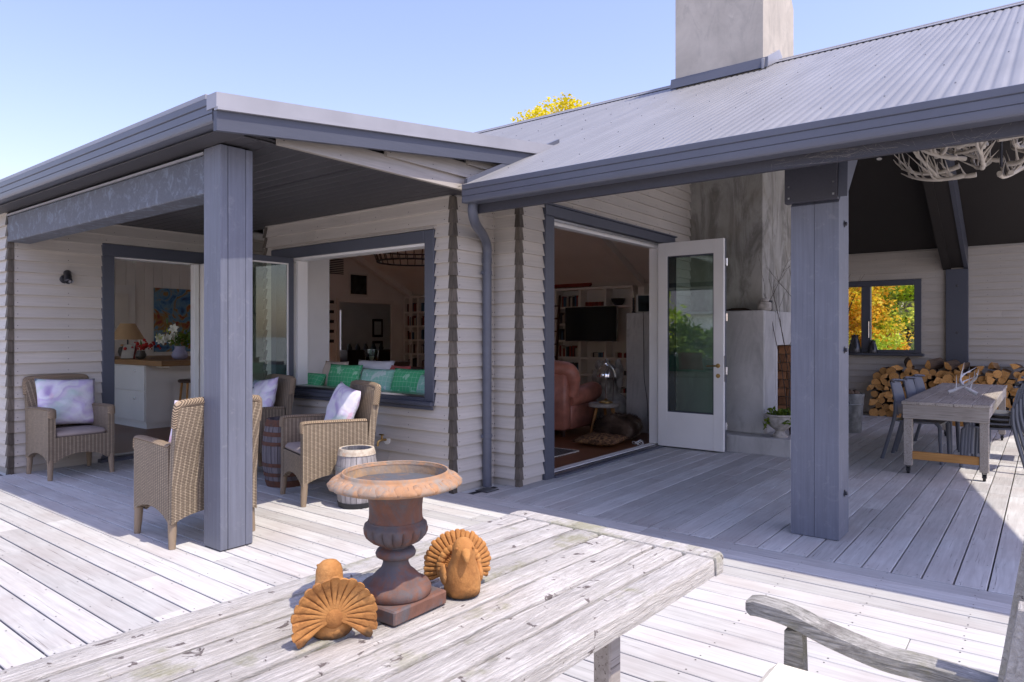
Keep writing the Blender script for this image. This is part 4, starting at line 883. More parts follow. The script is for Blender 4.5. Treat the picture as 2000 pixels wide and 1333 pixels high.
for k in range(22):
    a = 2*math.pi*k/22; b_ = MB().sphere((0, 0, 0), 1.0, 10, 7); mt = Matrix.Rotation(a, 4, 'Z') @ Matrix.Translation((.1475, 0, .3105)) @ Matrix.Rotation(R(38), 4, 'Y') @ Matrix.Diagonal((.0155, .0135, .0065, 1)); eg.add(b_.v, b_.f, 0, mt)
    mt = Matrix.Rotation(a+math.pi/22, 4, 'Z') @ Matrix.Translation((.1485, 0, .3095)) @ Matrix.Rotation(R(38), 4, 'Y') @ Matrix.Diagonal((.014, .003, .006, 1)); eg.add(b_.v, b_.f, 0, mt)
eg.build('egg_and_dart', 'rust_rim', ur, smooth=60)
MB().lathe([(.1235, .3305), (.1225, .318), (.120, .301)], 48, cap=False).build('basin_wall', 'rust_wall', ur, smooth=60)
MB().lathe([(.120, .3012), (.100, .2935), (.082, .2885), (.06, .272), (.03, .262), (.0001, .26)], 48).build('basin_floor', 'rust_floor', ur, smooth=60)

def turkey(label, x, y, rz, s=1.0, fz=.062, nf=25, a0=-28, a1=208, fl=.104):
    """terracotta fantail bird: faces local -y"""
    t = thing('terracotta_bird', label, 'figurine', (x, y, TZ+.0015), rz, 'terracotta fantail birds'); t.scale = (s, s, s)
    prof = [(.0, .0, .052), (.005, -.004, .058), (.03, -.006, .060), (.06, -.012, .056), (.085, -.018, .048), (.105, -.024, .040), (.122, -.028, .037), (.140, -.030, .036), (.155, -.027, .031), (.166, -.022, .020), (.171, -.018, .002)]
    vs_ = []; n = 22
    for z, cyy, r in prof:
        for j in range(n):
            a = 2*math.pi*j/n; dy = math.sin(a)*r*(1.05 if z < .08 else 1.0); vs_.append((math.cos(a)*r*.92, cyy+dy, z))
    fs = [[i*n+j, i*n+(j+1) % n, (i+1)*n+(j+1) % n, (i+1)*n+j] for i in range(len(prof)-1) for j in range(n)]+[list(range(n))[::-1], list(range((len(prof)-1)*n, len(prof)*n))]
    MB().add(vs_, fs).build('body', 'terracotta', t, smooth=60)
    MB().tube([(0, -.056, .137), (0, -.072, .128), (0, -.080, .116), (0, -.080, .111)], [.016, .012, .006, .001], 8).build('beak', 'terracotta', t, smooth=60)
    for sx in (-1, 1): MB().sphere((sx*.0245, -.0545, .148), .004, 8, 6).build('eye', 'terracotta', t, smooth=60)
    na = nf*6; nr = 9; vs_ = []; fs = []
    for side in (0, 1):                                 # ribbed, scalloped tail fan
        for i in range(na+1):
            a = R(a0)+R(a1-a0)*i/na; ph = (i/6.0) % 1.0; k = int(i/6.0); rib = abs(math.sin(math.pi*i/6.0)); Lk = fl+.002*math.sin(k*2.3)+.001*(k % 2)-.0035*(1-rib)**2
            for j in range(nr+1):
                u = j/nr; r_ = .02+u*(Lk-.02); groove = (.0042*(1-rib)**3)*min(1, u*2.2)*(1 if u > .2 else 0); th = .009-.0035*u
                yy = .054+.024*u*u+(.0015*math.sin(u*24+k*1.7)*u)
                yy += (-th+groove) if side == 0 else (th-groove)
                vs_.append((r_*math.cos(a), yy, max(.003, fz+r_*math.sin(a))))
    mm = (na+1)*(nr+1)
    for i in range(na):
        for j in range(nr):
            q = i*(nr+1)+j; fs += [[q, q+1, q+nr+2, q+nr+1], [mm+q, mm+q+nr+1, mm+q+nr+2, mm+q+1]]
        q = i*(nr+1)+nr; fs.append([q, mm+q, mm+q+nr+1, q+nr+1])
    for j in range(nr): fs += [[j, mm+j, mm+j+1, j+1], [na*(nr+1)+j, na*(nr+1)+j+1, mm+na*(nr+1)+j+1, mm+na*(nr+1)+j]]
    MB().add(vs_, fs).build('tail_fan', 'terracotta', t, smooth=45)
    m2 = MB()
    for k in range(17):
        a = R(-20)+R(220)*k/16; m2.sphere((.058*math.cos(a), .048, fz+.004+.058*math.sin(a)), .013, 8, 6, sc=(1, .8, 1))
    m2.build('covert_feathers', 'terracotta', t, smooth=60)
    MB().sphere((0, .052, fz), .030, 18, 10, sc=(1.0, .5, 1.0)).build('tail_root', 'terracotta', t, smooth=60)
    for sx in (-1, 1): MB().sphere((sx*.052, .008, .055), .034, 14, 8, sc=(.4, 1.1, .85)).build('wing', 'terracotta', t, smooth=60)
    return t
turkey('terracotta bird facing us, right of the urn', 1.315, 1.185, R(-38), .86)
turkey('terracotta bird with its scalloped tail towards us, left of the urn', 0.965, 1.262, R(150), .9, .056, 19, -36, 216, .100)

# ------------------------------------------------------------------ garden chair in the corner (arm, post, seat cushion)
gc = thing('garden_chair', 'lichen stained garden armchair in the lower right corner', 'chair', (1.95, 0.33, 0), 0)
def armrest(x):
    path = smooth_path([(x, .335, .655), (x, .30, .662), (x, .22, .655), (x, .12, .628), (x, .0, .606), (x, -.1, .605), (x, -.2, .600), (x, -.33, .585)], 5)
    vs_ = []; fs = []; n = len(path)
    for i, p in enumerate(path):
        u = i/(n-1); h_ = .036 if i > 2 else (.02, .03, .035)[i]; w_ = .032+.006*math.sin(u*3.14)
        for (a, b) in ((-w_, 0), (-w_+.008, .004), (w_-.008, .004), (w_, 0), (w_, -h_), (w_-.006, -h_-.004), (-w_+.006, -h_-.004), (-w_, -h_)): vs_.append((p.x+a, p.y, p.z+b))
    k = 8; fs = [[i*k+j, i*k+(j+1) % k, (i+1)*k+(j+1) % k, (i+1)*k+j] for i in range(n-1) for j in range(k)]+[list(range(k))[::-1], list(range((n-1)*k, n*k))]
    return MB().add(vs_, fs)
for x in (0.0, -.62): armrest(x).build('armrest', 'chair_wood', gc, smooth=50)
for x in (0.0, -.62):
    MB().prism([(.175, 0), (.24, 0), (.237, .30), (.233, .60), (.187, .607), (.177, .3)], x-.022, x+.022, 'x').build('front_leg', 'chair_wood', gc)
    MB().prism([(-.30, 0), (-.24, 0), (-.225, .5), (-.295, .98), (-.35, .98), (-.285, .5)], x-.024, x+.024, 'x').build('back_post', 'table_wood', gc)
MB().box(-.598, -.024, .19, .235, .36, .42, .004).build('front_rail', 'chair_wood', gc)
for k in range(6): MB().box(-.6, -.022, -.28+k*.08, -.215+k*.08, .42, .438, .003).build('seat_slat', 'chair_wood', gc)
for k in range(7): MB().bar((-.54+k*.08, -.325, .5), (-.54+k*.08, -.375, .95), .045, .014, .002).build('back_slat', 'chair_wood', gc)
MB().box(-.6, -.02, -.385, -.345, .94, 1.0, .006).build('top_rail', 'chair_wood', gc)
cu = MB().box(-.58, -.035, -.24, .262, .442, .525, .025).build('seat_cushion', 'cream_fabric'); cu.location = gc.location; cu.name = 'chair_cushion'; tag(cu, 'cream seat cushion with tied cords on the garden armchair', 'cushion')
MB().tube([(-.035, .25, .49), (-.02, .262, .48), (-.012, .27, .45), (-.02, .268, .41)], .006, 6).build('tie_cord', 'charcoal', cu, smooth=40)
MB().tube([(-.55, .262, .484), (-.06, .262, .484)], .006, 6).build('piping', 'cream_fabric', cu, smooth=40)

# ------------------------------------------------------------------ dining table on castors, chairs, antlers
dt = thing('dining_table', 'long grey plank table on castors under the terrace roof', 'table', (7.94, 0.42, 0))
DW, DL, DZ = .75, 3.45, .735
for i in range(5):
    w_ = DW/5; MB().box(-DL/2, DL/2, -w_/2+.002, w_/2-.002, -.03, 0, .003).build('top_plank', 'grey_timber', dt, (DL/2, w_*(i+.5), DZ))
for xx in (.015, DL-.045): MB().box(-DW/2+.012, DW/2-.012, -.015, .015, -.14, 0, .003).build('end_apron', 'grey_timber', dt, (xx+.015, DW/2, DZ-.031), (0, 0, R(90)))
for yy in (.025, DW-.025): MB().box(-DL/2+.05, DL/2-.05, -.013, .013, -.10, 0, .003).build('side_apron', 'grey_timber', dt, (DL/2, yy, DZ-.031))
for xx in (.07, DL-.10):
    for yy in (.055, DW-.055):
        MB().box(-.038, .038, -.038, .038, .085, DZ-.032, .004).build('leg', 'grey_timber', dt, (xx, yy, 0))
        c = MB().box(-.025, .025, -.022, .022, .075, .085).box(-.02, .02, -.019, -.014, .03, .075).box(-.02, .02, .014, .019, .03, .075).build('castor', 'dark_steel', dt, (xx, yy, 0))
        MB().tube([(0, -.012, .034), (0, .012, .034)], .034, 16).build('wheel', 'rubber', c, smooth=40)
    MB().box(-.30, .30, -.02, .02, -.04, .04, .004).build('stretcher', 'raw_timber', dt, (xx, DW/2, .19), (0, 0, R(90)))

def plastic_chair():
    t = link('dining_chair', None)
    for sx in (-1, 1):
        MB().tube([(sx*.20, -.20, .44), (sx*.215, -.235, .40), (sx*.225, -.25, .0)], [.022, .022, .016], 8).build('leg', 'grey_plastic', t, smooth=40)
        MB().tube(smooth_path([(sx*.205, .20, .66), (sx*.21, .205, .50), (sx*.222, .25, .3), (sx*.235, .33, 0)], 4), [.020]*13, 8).build('leg', 'grey_plastic', t, smooth=40)
    s_ = MB(); n = 8; vs_ = []
    for i in range(n+1):
        y = -.23+.44*i/n; z = .455-.012*math.sin(math.pi*i/n)-(0.02 if i == 0 else 0)
        for u in (-1, -.6, 0, .6, 1): vs_.append((u*.215, y, z-.006*(1-u*u)))
    vs_ += [(p[0], p[1], p[2]-.018) for p in vs_]; m = (n+1)*5; fs = []
    for i in range(n):
        for j in range(4):
            a = i*5+j; fs += [[a, a+1, a+6, a+5], [m+a, m+a+5, m+a+6, m+a+1]]
    for i in range(n): fs += [[i*5, i*5+5, m+i*5+5, m+i*5], [i*5+4, m+i*5+4, m+i*5+9, i*5+9]]
    fs += [[0, m, m+1, 1], [1, m+1, m+2, 2], [2, m+2, m+3, 3], [3, m+3, m+4, 4]]+[[n*5+j, n*5+j+1, m+n*5+j+1, m+n*5+j] for j in range(4)]
    s_.add(vs_, fs).build('seat', 'grey_plastic', t, smooth=40)
    b = MB(); vs_ = []; rows = 9
    for i in range(rows+1):
        u = i/rows; z = .50+.38*u; y = .20+.06*u+.02*u*u
        for k in range(7):
            v = k/3-1; wd = .205+.02*math.sin(math.pi*u*.9)-.02*u*u; cv = -.035*(v*v)
            vs_.append((v*wd, y+cv, z-(.012*abs(v)**3 if i == rows else 0)))
    m = len(vs_); vs_ += [(p[0], p[1]+.014, p[2]) for p in vs_]; fs = []
    for i in range(rows):
        for j in range(6):
            a = i*7+j; fs += [[a, a+1, a+8, a+7], [m+a, m+a+7, m+a+8, m+a+1]]
        fs += [[i*7, i*7+7, m+i*7+7, m+i*7], [i*7+6, m+i*7+6, m+i*7+13, i*7+13]]
    fs += [[j, m+j, m+j+1, j+1] for j in range(6)]+[[rows*7+j, rows*7+j+1, m+rows*7+j+1, m+rows*7+j] for j in range(6)]
    b.add(vs_, fs).build('backrest', 'grey_plastic', t, smooth=40)
    MB().tube([(-.21, .215, .875), (-.1, .262, .885), (0, .272, .888), (.1, .262, .885), (.21, .215, .875)], .013, 8).build('top_rail', 'grey_plastic', t, smooth=40)
    return t
pc = plastic_chair()
spots = [((9.0, 1.14, 0), R(-4), 'slate plastic chair tucked in at the near left of the plank table'), ((9.62, 1.10, 0), R(-5), 'slate plastic chair second along the left of the plank table'), ((10.22, 1.08, 0), R(-6), 'slate plastic chair farthest along the left of the plank table'),
         ((8.90, 0.44, 0), R(171), 'bottom slate plastic chair of the stack right of the plank table'), ((8.905, 0.41, .05), R(171), 'second slate plastic chair from the floor in the stack'), ((8.91, 0.38, .10), R(171), 'third slate plastic chair from the floor in the stack'), ((8.915, 0.35, .15), R(171), 'topmost slate plastic chair of the stack right of the table'),
         ((9.72, .30, 0), math.pi, 'single slate plastic chair beyond the stack, right of the plank table')]
for i, (p, rz, lab) in enumerate(spots):
    o = pc if i == 0 else copy_tree(pc); o.location = p; o.rotation_euler = (0, 0, rz); tag(o, lab, 'chair', 'slate plastic dining chairs')

def antler(L=.7, seed=0, r0=.02, curl=.9, tines=4):
    rg = random.Random(seed); pts = []; n = 12
    for i in range(n+1):
        u = i/n; a = curl*u*1.6; pts.append(Vector((L*(math.sin(a)/1.6/curl*1.0 if curl else u), .12*L*math.sin(u*3+rg.random()*.3), L*(1-math.cos(a))/1.6/max(curl, .1)*.9)))
    m = MB(); m.tube(pts, [r0*(1.25-.2*(i/n)) if i < 2 else r0*(1.05-.85*(i/n)**1.5) for i in range(n+1)], 8)
    for k in range(tines):
        i = 1+int((n-3)*(k+.35)/tines); p = pts[i]; d = (pts[i+1]-pts[i]).normalized(); up = Vector((-.2+rg.uniform(-.2, .3), rg.uniform(-.75, .75), 1)).normalized(); l = L*rg.uniform(.26, .46)
        m.tube(smooth_path([p, p+(d*.5+up*.3)*l*.5, p+(d*.45+up*.9)*l], 4), [r0*.75, r0*.7, r0*.66, r0*.6, r0*.5, r0*.38, r0*.26, r0*.15, r0*.04], 7)
    return m
for i, (x, y, rz) in enumerate(((8.98, .86, -1.3), (9.0, .60, 1.1))):
    o = antler(.50, i+20, .017, 1.25, 4).build('shed_antler', 'bleached_bone', None, (x, y, DZ+.03), (R(48), R(-4), rz), 50); tag(o, ('nearer', 'farther')[i]+' of the two white antlers lying on the plank table', 'antler', 'antlers on the plank table')
cl = thing('antler_chandelier', 'chandelier of interlocked pale antlers hanging under the terrace roof', 'chandelier', (7.0, 0.30, 2.80))
rg = random.Random(5)
for k in range(22):
    ring = k % 3; a = 2*math.pi*k/22+rg.uniform(-.1, .1); r_ = (.34, .46, .22)[ring]; z = (-.02, .10, .24)[ring]+rg.uniform(-.03, .03)
    o = antler(rg.uniform(.50, .66), k, .0175, rg.uniform(.45, .8), 6).build('antler', 'bone', cl, (r_*math.cos(a)*.75, r_*math.sin(a)*.75, z), (rg.uniform(-.5, .5), rg.uniform(-.05, .25), a+rg.uniform(-.35, .35)), 50)
for k in range(10):
    a = 2*math.pi*k/10; antler(.6, 50+k, .017, .8, 5).build('antler', 'bone', cl, (.48*math.cos(a), .48*math.sin(a), rg.uniform(-.02, .2)), (rg.uniform(-.6, .6), rg.uniform(-.1, .2), a+R(80)), 50)
MB().tube([(0, 0, 0), (0, 0, CEIL(7.0)-2.80-.02)], .012, 6).build('suspension_rod', 'dark_steel', cl, smooth=40)
t = thing('downlight', 'recessed round downlight in the black terrace ceiling', 'light', (11.5, 1.98, CEIL(11.5)-.008)); t.rotation_euler = (0, sl, 0)
MB().lathe([(.05, .012), (.055, .0), (.040, -.004), (.038, .004)], 20, cap=False).build('trim_ring', 'charcoal', t, smooth=40); MB().lathe([(.037, 0), (.0001, .001)], 16, (0, 0, .003)).build('lens', 'mat_white', t)

# ------------------------------------------------------------------ firewood stack
def log_variants():
    out = []
    for s_ in range(6):                                 # round logs
        rg = np.random.RandomState(s_); n = 12; rad = 1+rg.uniform(-.07, .07, n); L = .45; vs_ = []; fs = []
        for x, k in ((0, .96), (.01, 1), (L, 1)):
            for j in range(n): a = 2*math.pi*j/n; vs_.append((x, math.cos(a)*rad[j]*k*.5, math.sin(a)*rad[j]*k*.5))
        m = MB(); m.add(vs_, [[i*n+j, i*n+(j+1) % n, (i+1)*n+(j+1) % n, (i+1)*n+j] for i in range(2) for j in range(n)]+[list(range(2*n, 3*n))], 0); m.add(vs_[:n], [list(range(n))[::-1]], 1); out.append((m.mesh('firewood_log', ['bark', 'log_end'], 45), 'round'))
    for s_ in range(9):                                 # split wedges
        rg = np.random.RandomState(100+s_); sp_ = rg.uniform(70, 190); n = 6; poly = [(0+rg.uniform(-.06, .06), -.18)]+[(math.cos(R(90-sp_/2+sp_*j/n))*.62*(1+rg.uniform(-.06, .06)), math.sin(R(90-sp_/2+sp_*j/n))*.6-.15) for j in range(n+1)]
        L = .45; k = len(poly); jit = rg.uniform(-.03, .03, (k, 2)); m = MB()
        fr = [(0+rg.uniform(-.012, .012), p[0], p[1]) for p in poly]; bk = [(L, p[0]+jit[i][0], p[1]+jit[i][1]) for i, p in enumerate(poly)]
        m.add(fr+bk, [[i, (i+1) % k, k+(i+1) % k, k+i] for i in range(1, k-1)], 0); m.add(fr+bk, [[0, 1, k+1, k], [k-1, 0, k, 2*k-1], list(range(k, 2*k))], 1); m.add(fr, [list(range(k))[::-1]], 2)
        out.append((m.mesh('firewood_log', ['bark', 'log_split', 'log_end']), 'split'))
    return out
LV = log_variants(); rg = random.Random(11); ORD = 'first second third fourth fifth sixth seventh eighth ninth tenth eleventh twelfth thirteenth fourteenth fifteenth sixteenth seventeenth eighteenth nineteenth twentieth twenty-first twenty-second twenty-third twenty-fourth twenty-fifth twenty-sixth twenty-seventh twenty-eighth twenty-ninth thirtieth'.split()
z = 0.0; row = 0
while z < .80:
    rowh = .112+rg.uniform(-.01, .015); y = 2.50-max(0, (z-.55))*.7-rg.uniform(0, .06)-(.05 if row % 2 else 0); idx = 0
    while y > 0.05:
        d = rg.uniform(.10, .165); top = z > .70
        if top and rg.random() < .12: y -= d; continue
        me, kd_ = LV[rg.randrange(6)] if rg.random() < (.52 if y > 1.5 else .3) else LV[6+rg.randrange(9)]
        sx = d*(1.06 if kd_ == 'round' else 1.28)
        o = link('firewood_log', me, None, (13.34+rg.uniform(-.05, .05), y-d/2, z+rowh*.52+rg.uniform(-.008, .008)), (rg.uniform(0, 6.28) if kd_ == 'split' or 1 else 0, rg.uniform(-.04, .04), rg.uniform(-.06, .06)), (1, sx, max(sx*.95, rowh)))
        tag(o, ('round sawn' if kd_ == 'round' else 'split')+' log, '+ORD[min(idx, 29)]+' from the left in the '+ORD[row]+' row up of the firewood stack', 'log', 'firewood logs stacked along the back wall'); idx += 1
        y -= d*rg.uniform(.86, .98)
    z += rowh*.93; row += 1
for i in range(9):                                      # loose pieces lying on top, turned out
    me, kd_ = LV[6+i]; o = link('firewood_log', me, None, (13.36+rg.uniform(0, .06), 2.05-i*.235+rg.uniform(-.05, .05), z+.05+rg.uniform(-.02, .02)), (rg.uniform(0, 6.28), rg.uniform(-.1, .1), rg.uniform(-.35, .35)), (1, .17, .15)); tag(o, 'loose split log on top of the firewood stack, '+ORD[i]+' from the left', 'log', 'firewood logs stacked along the back wall')

# galvanised bin, planter urn with ivy and twigs, mantel things, jugs
t = thing('metal_bin', 'galvanised metal bin standing in front of the firewood', 'bin', (10.93, 2.28, 0))
MB().lathe([(.165, 0), (.168, .01), (.195, .50), (.203, .52), (.205, .56), (.199, .565), (.19, .52), (.16, .03), (.0001, .03)], 28).build('body', 'galvanised', t, smooth=40); MB().lathe([(.192, .40), (.1975, .405), (.1975, .415), (.193, .42)], 28).build('band', 'galvanised', t, smooth=40)
for s_ in (-1, 1): MB().tube(arc((s_*.19, 0, .42), .05, 0, math.pi, 8, 'yz'), .006, 6).build('handle', 'dark_steel', t, smooth=40)
for i in range(7):
    a = i*.9; o = link('pine_cone', MB().sphere((0, 0, 0), .055, 10, 7, sc=(1, 1, 1.2)).mesh('pine_cone', 'bark', 40), None, (10.93+.1*math.cos(a)*(i > 0), 2.28+.1*math.sin(a)*(i > 0), .555), (a, .4, a)); tag(o, 'brown cone in the metal bin, '+('in the middle', 'at the far right', 'at the rear right', 'at the rear left', 'at the far left', 'at the front left', 'at the front right')[i], 'cone', 'cones in the metal bin')
t = thing('stone_planter', 'footed stone planter on the hearth', 'planter', (8.40, 2.50, .201))
MB().lathe([(.085, 0), (.09, .02), (.06, .045), (.05, .07), (.075, .09), (.12, .13), (.145, .19), (.155, .24), (.172, .25), (.172, .27), (.15, .268), (.14, .24), (.0001, .235)], 32, wob=lambda k, a: .03*abs(math.sin(a*9)) if 4 <= k <= 6 else 0).build('bowl', 'limestone', t, smooth=50)
# ------------------------------------------------------------------ foliage
def leaves(centers, per, spread, size, seed=0, squash=1.0, droop=0.0, tint=(0, 1)):
    rg = np.random.RandomState(seed); C_ = np.repeat(np.array(centers, float), per, axis=0); n = len(C_)
    d = rg.normal(size=(n, 3)); d /= np.linalg.norm(d, axis=1)[:, None]; rad = rg.rand(n)**.45
    P = C_+d*rad[:, None]*np.array([spread, spread, spread*squash]); P[:, 2] -= droop*rg.rand(n)
    a = rg.normal(size=(n, 3)); a[:, 2] *= .6; a /= np.linalg.norm(a, axis=1)[:, None]; b = np.cross(a, rg.normal(size=(n, 3))); b /= np.linalg.norm(b, axis=1)[:, None]
    s = size*(.6+.8*rg.rand(n)); A = a*s[:, None]; B_ = b*(s*.55)[:, None]
    V = np.stack([P-A, P+B_-A*.1, P+A, P-B_-A*.1], 1).reshape(-1, 3); F_ = np.arange(4*n).reshape(-1, 4)
    cl = rg.rand(len(centers)); t = np.clip(np.repeat(cl, per)*.6+rg.rand(n)*.4, 0, 1)*(tint[1]-tint[0])+tint[0]
    return V, F_, t
def foliage(name, mat, sets, parent=None, loc=(0, 0, 0)):
    V = np.concatenate([s[0] for s in sets]); n = 0; F_ = []; 
    for s in sets: F_.append(s[1]+n); n += len(s[0])
    F_ = np.concatenate(F_); t = np.concatenate([s[2] for s in sets])
    me = bpy.data.meshes.new(name); me.from_pydata(V.tolist(), [], F_.tolist()); at = me.attributes.new('tint', 'FLOAT', 'FACE'); at.data.foreach_set('value', t.astype(np.float32)); me.materials.append(M[mat])
    return link(name, me, parent, loc)
def blob_centers(n, rx, ry, rz, seed, shell=.5, z0=0):
    rg = np.random.RandomState(seed); d = rg.normal(size=(n, 3)); d /= np.linalg.norm(d, axis=1)[:, None]; r = shell+(1-shell)*rg.rand(n); return d*r[:, None]*np.array([rx, ry, rz])+np.array([0, 0, z0])
def tree(name, label, cat, x, y, h, r, mat, seed, ncl=60, per=70, leaf=.09, rz=None, group=None, base=-.45, trunk=.12):
    t = thing(name, label, cat, (x, y, base), 0, group); rz = rz or r*.9; rg = random.Random(seed); zc = h-rz
    tr = MB(); tr.tube(smooth_path([(0, 0, 0), (.1*r, .05*r, zc*.5), (0, .1*r, zc), (.1*r, 0, h-.5*rz)], 4), [trunk*(1-.9*i/12) for i in range(13)], 8)
    for k in range(7):
        a = k*.9+rg.random(); z0 = zc*rg.uniform(.65, 1.1); tr.tube(smooth_path([(0, 0, z0), (r*.35*math.cos(a), r*.35*math.sin(a), z0+.25*rz), (r*.75*math.cos(a), r*.75*math.sin(a), z0+.55*rz)], 3), [trunk*.4*(1-.13*i) for i in range(7)], 6)
    tr.build('trunk', 'tree_bark', t, smooth=50)
    foliage('crown', mat, [leaves(blob_centers(ncl, r, r, rz, seed, .35, zc), per, r*.26, leaf, seed, .8)], t); return t
# planter ivy and twigs on the hearth
pl_ = thing('ivy_plant', 'leafy green plant growing in the stone planter', 'plant', (8.40, 2.50, .44)); foliage('foliage', 'leaf_green', [leaves(blob_centers(16, .14, .14, .07, 3, .3, .03), 16, .06, .028, 3, tint=(.3, 1)), leaves([(-.13, .1, -.04), (-.15, .12, -.1), (-.12, -.12, -.05)], 12, .04, .026, 4, tint=(.3, 1))], pl_)
for k in range(8): MB().tube([(0, 0, -.02), (.06*math.cos(k), .06*math.sin(k), .05)], .004, 5).build('stem', 'stem_green', pl_)
tw = thing('bare_branches', 'bare dark branches leaning against the fireplace', 'branches', (8.62, 2.45, .205)); rg = random.Random(4)
def twig(m, p, d, L, r, depth):
    pts = [p]; q = p.copy(); dd = d.copy()
    for i in range(5): dd = (dd+Vector((rg.uniform(-.16, .16), rg.uniform(-.16, .16), rg.uniform(-.06, .12)))).normalized(); q = q+dd*L/5; pts.append(q.copy())
    m.tube(pts, [r*(1-.14*i) for i in range(6)], 5)
    if depth: 
        for i in (2, 3, 4):
            if rg.random() < .85: twig(m, pts[i], (dd+Vector((rg.uniform(-.8, .8), rg.uniform(-.8, .8), rg.uniform(-.1, .6)))).normalized(), L*rg.uniform(.3, .5), r*.55, depth-1)
for k in range(6):
    m = MB(); twig(m, Vector((0, 0, 0)), Vector((rg.uniform(-.16, .1), rg.uniform(-.35, .25), 1)).normalized(), rg.uniform(1.5, 2.1), .007, 2); m.build('branch', 'twig', tw, smooth=50)
t = thing('stone_jars', 'pale stone jar with lid on the mantel', 'jar', (8.66, 2.765, 1.712)); MB().lathe([(.075, 0), (.085, .02), (.085, .085), (.075, .10), (.05, .105)], 20).build('body', 'limestone', t, smooth=40); MB().lathe([(.045, .105), (.055, .115), (.052, .14), (.03, .15), (.0001, .15)], 20).build('lid', 'limestone', t, smooth=40)
t = thing('mantel_block', 'small dark slatted block behind the stone jar on the mantel', 'ornament', (8.80, 2.775, 1.712)); MB().box(-.05, .05, -.05, .05, 0, .13, .004).build('block', 'charcoal', t); MB().box(-.056, -.05, -.03, .03, .01, .12).build('slat', 'grey_timber', t)
t = thing('stick_bundle', 'bundle of flat sticks lying on the fireplace ledge', 'sticks', (8.68, 3.15, 1.711)); 
for k in range(5): MB().bar((0, -.22+k*.02, .008+.007*k), (.05, .18-k*.03, .01+.007*k), .02, .008).build('stick', 'twig', t)
def jug(label, x, y, s):
    t = thing('metal_jug', label, 'jug', (x, y, 1.086), R(200), 'dark metal jugs on the sill'); t.scale = (s, s, s)
    MB().lathe([(.085, 0), (.088, .006), (.075, .08), (.055, .16), (.043, .20), (.045, .23), (.05, .24), (.044, .235), (.04, .20), (.0001, .19)], 20).build('body', 'dark_steel', t, smooth=40)
    MB().tube(smooth_path([(.042, 0, .22), (.095, 0, .22), (.11, 0, .15), (.085, 0, .07), (.07, 0, .06)], 4), .007, 6).build('handle', 'dark_steel', t, smooth=40); MB().tube([(-.04, 0, .215), (-.075, 0, .25)], [.018, .008], 6).build('spout', 'dark_steel', t, smooth=40)
jug('taller conical metal jug on the terrace window sill', 13.92, 2.80, 1.35); jug('shorter metal jug on the terrace window sill', 13.92, 2.50, .95)

# garden seen through the terrace window and above the roof
tree('maple_tree', 'orange and yellow autumn maple outside the terrace window', 'tree', 18.6, 4.2, 4.6, 1.75, 'leaf_orange', 1, 120, 170, .05, 2.1, 'garden trees')
tree('garden_shrub', 'yellow green tree right of the maple outside the terrace window', 'tree', 20.4, 2.75, 5.2, 1.5, 'leaf_lime', 2, 90, 150, .055, 2.6, 'garden trees')
tree('garden_shrub', 'dark evergreen behind the maple outside the window', 'tree', 24.5, 3.9, 6.5, 3.2, 'leaf_dark', 3, 90, 110, .13, 3.2, 'garden trees')
tree('garden_shrub', 'orange green bush low in the middle of the window view', 'shrub', 17.9, 3.25, 2.35, .7, 'leaf_orange', 9, 50, 110, .04, .75, 'garden shrubs')
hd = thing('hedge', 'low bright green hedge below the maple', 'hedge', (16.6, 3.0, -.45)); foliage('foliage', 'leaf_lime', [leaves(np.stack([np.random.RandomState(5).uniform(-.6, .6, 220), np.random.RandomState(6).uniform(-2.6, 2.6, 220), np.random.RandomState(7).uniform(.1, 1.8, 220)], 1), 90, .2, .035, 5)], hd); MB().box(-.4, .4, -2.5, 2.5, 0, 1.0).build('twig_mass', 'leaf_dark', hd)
tree('golden_tree', 'golden yellow tree top rising behind the corrugated roof', 'tree', 22.0, 14.35, 10.7, 2.0, 'leaf_yellow', 21, 110, 110, .075, 1.4, 'trees behind the roof', trunk=.22)
tree('conifer', 'green tree tips just above the far end of the roof', 'tree', 20.0, 17.0, 9.25, .8, 'leaf_lime', 22, 40, 60, .07, 2.2, 'trees behind the roof', trunk=.15)
# neighbouring garden on the other side, seen only mirrored in the glass
for i, (x, y, h, r, mt, lab) in enumerate(((-9, 10.5, 2.6, 1.7, 'leaf_green', 'round green shrub mirrored in the door glass'), (-8, 7.4, 1.5, 1.1, 'leaf_orange', 'small orange shrub mirrored in the door glass'), (-11, 14.5, 4.2, 2.2, 'leaf_lime', 'lime tree mirrored in the door glass'))):
    tree('garden_shrub', lab, 'shrub', x, y, h, r, mt, 40+i, 50, 60, .11, r*.8, 'mirrored shrubs')
nb = thing('neighbour_house', 'white neighbouring house with grey roof mirrored in the door glass', 'house', (-26, 19, -.45)); MB().box(-3, 3, -7, 7, 0, 3.2).build('wall', 'far_white', nb); MB().prism([(-3.6, 3.1), (3.6, 3.1), (0, 5.0)], -7.4, 7.4, 'y').build('roof', 'far_roof', nb)
for k in range(4):
    w_ = MB().box(2.98, 3.03, -5.5+k*3.1, -4.0+k*3.1, 1.0, 2.3).build('window', 'photo_dark', nb)

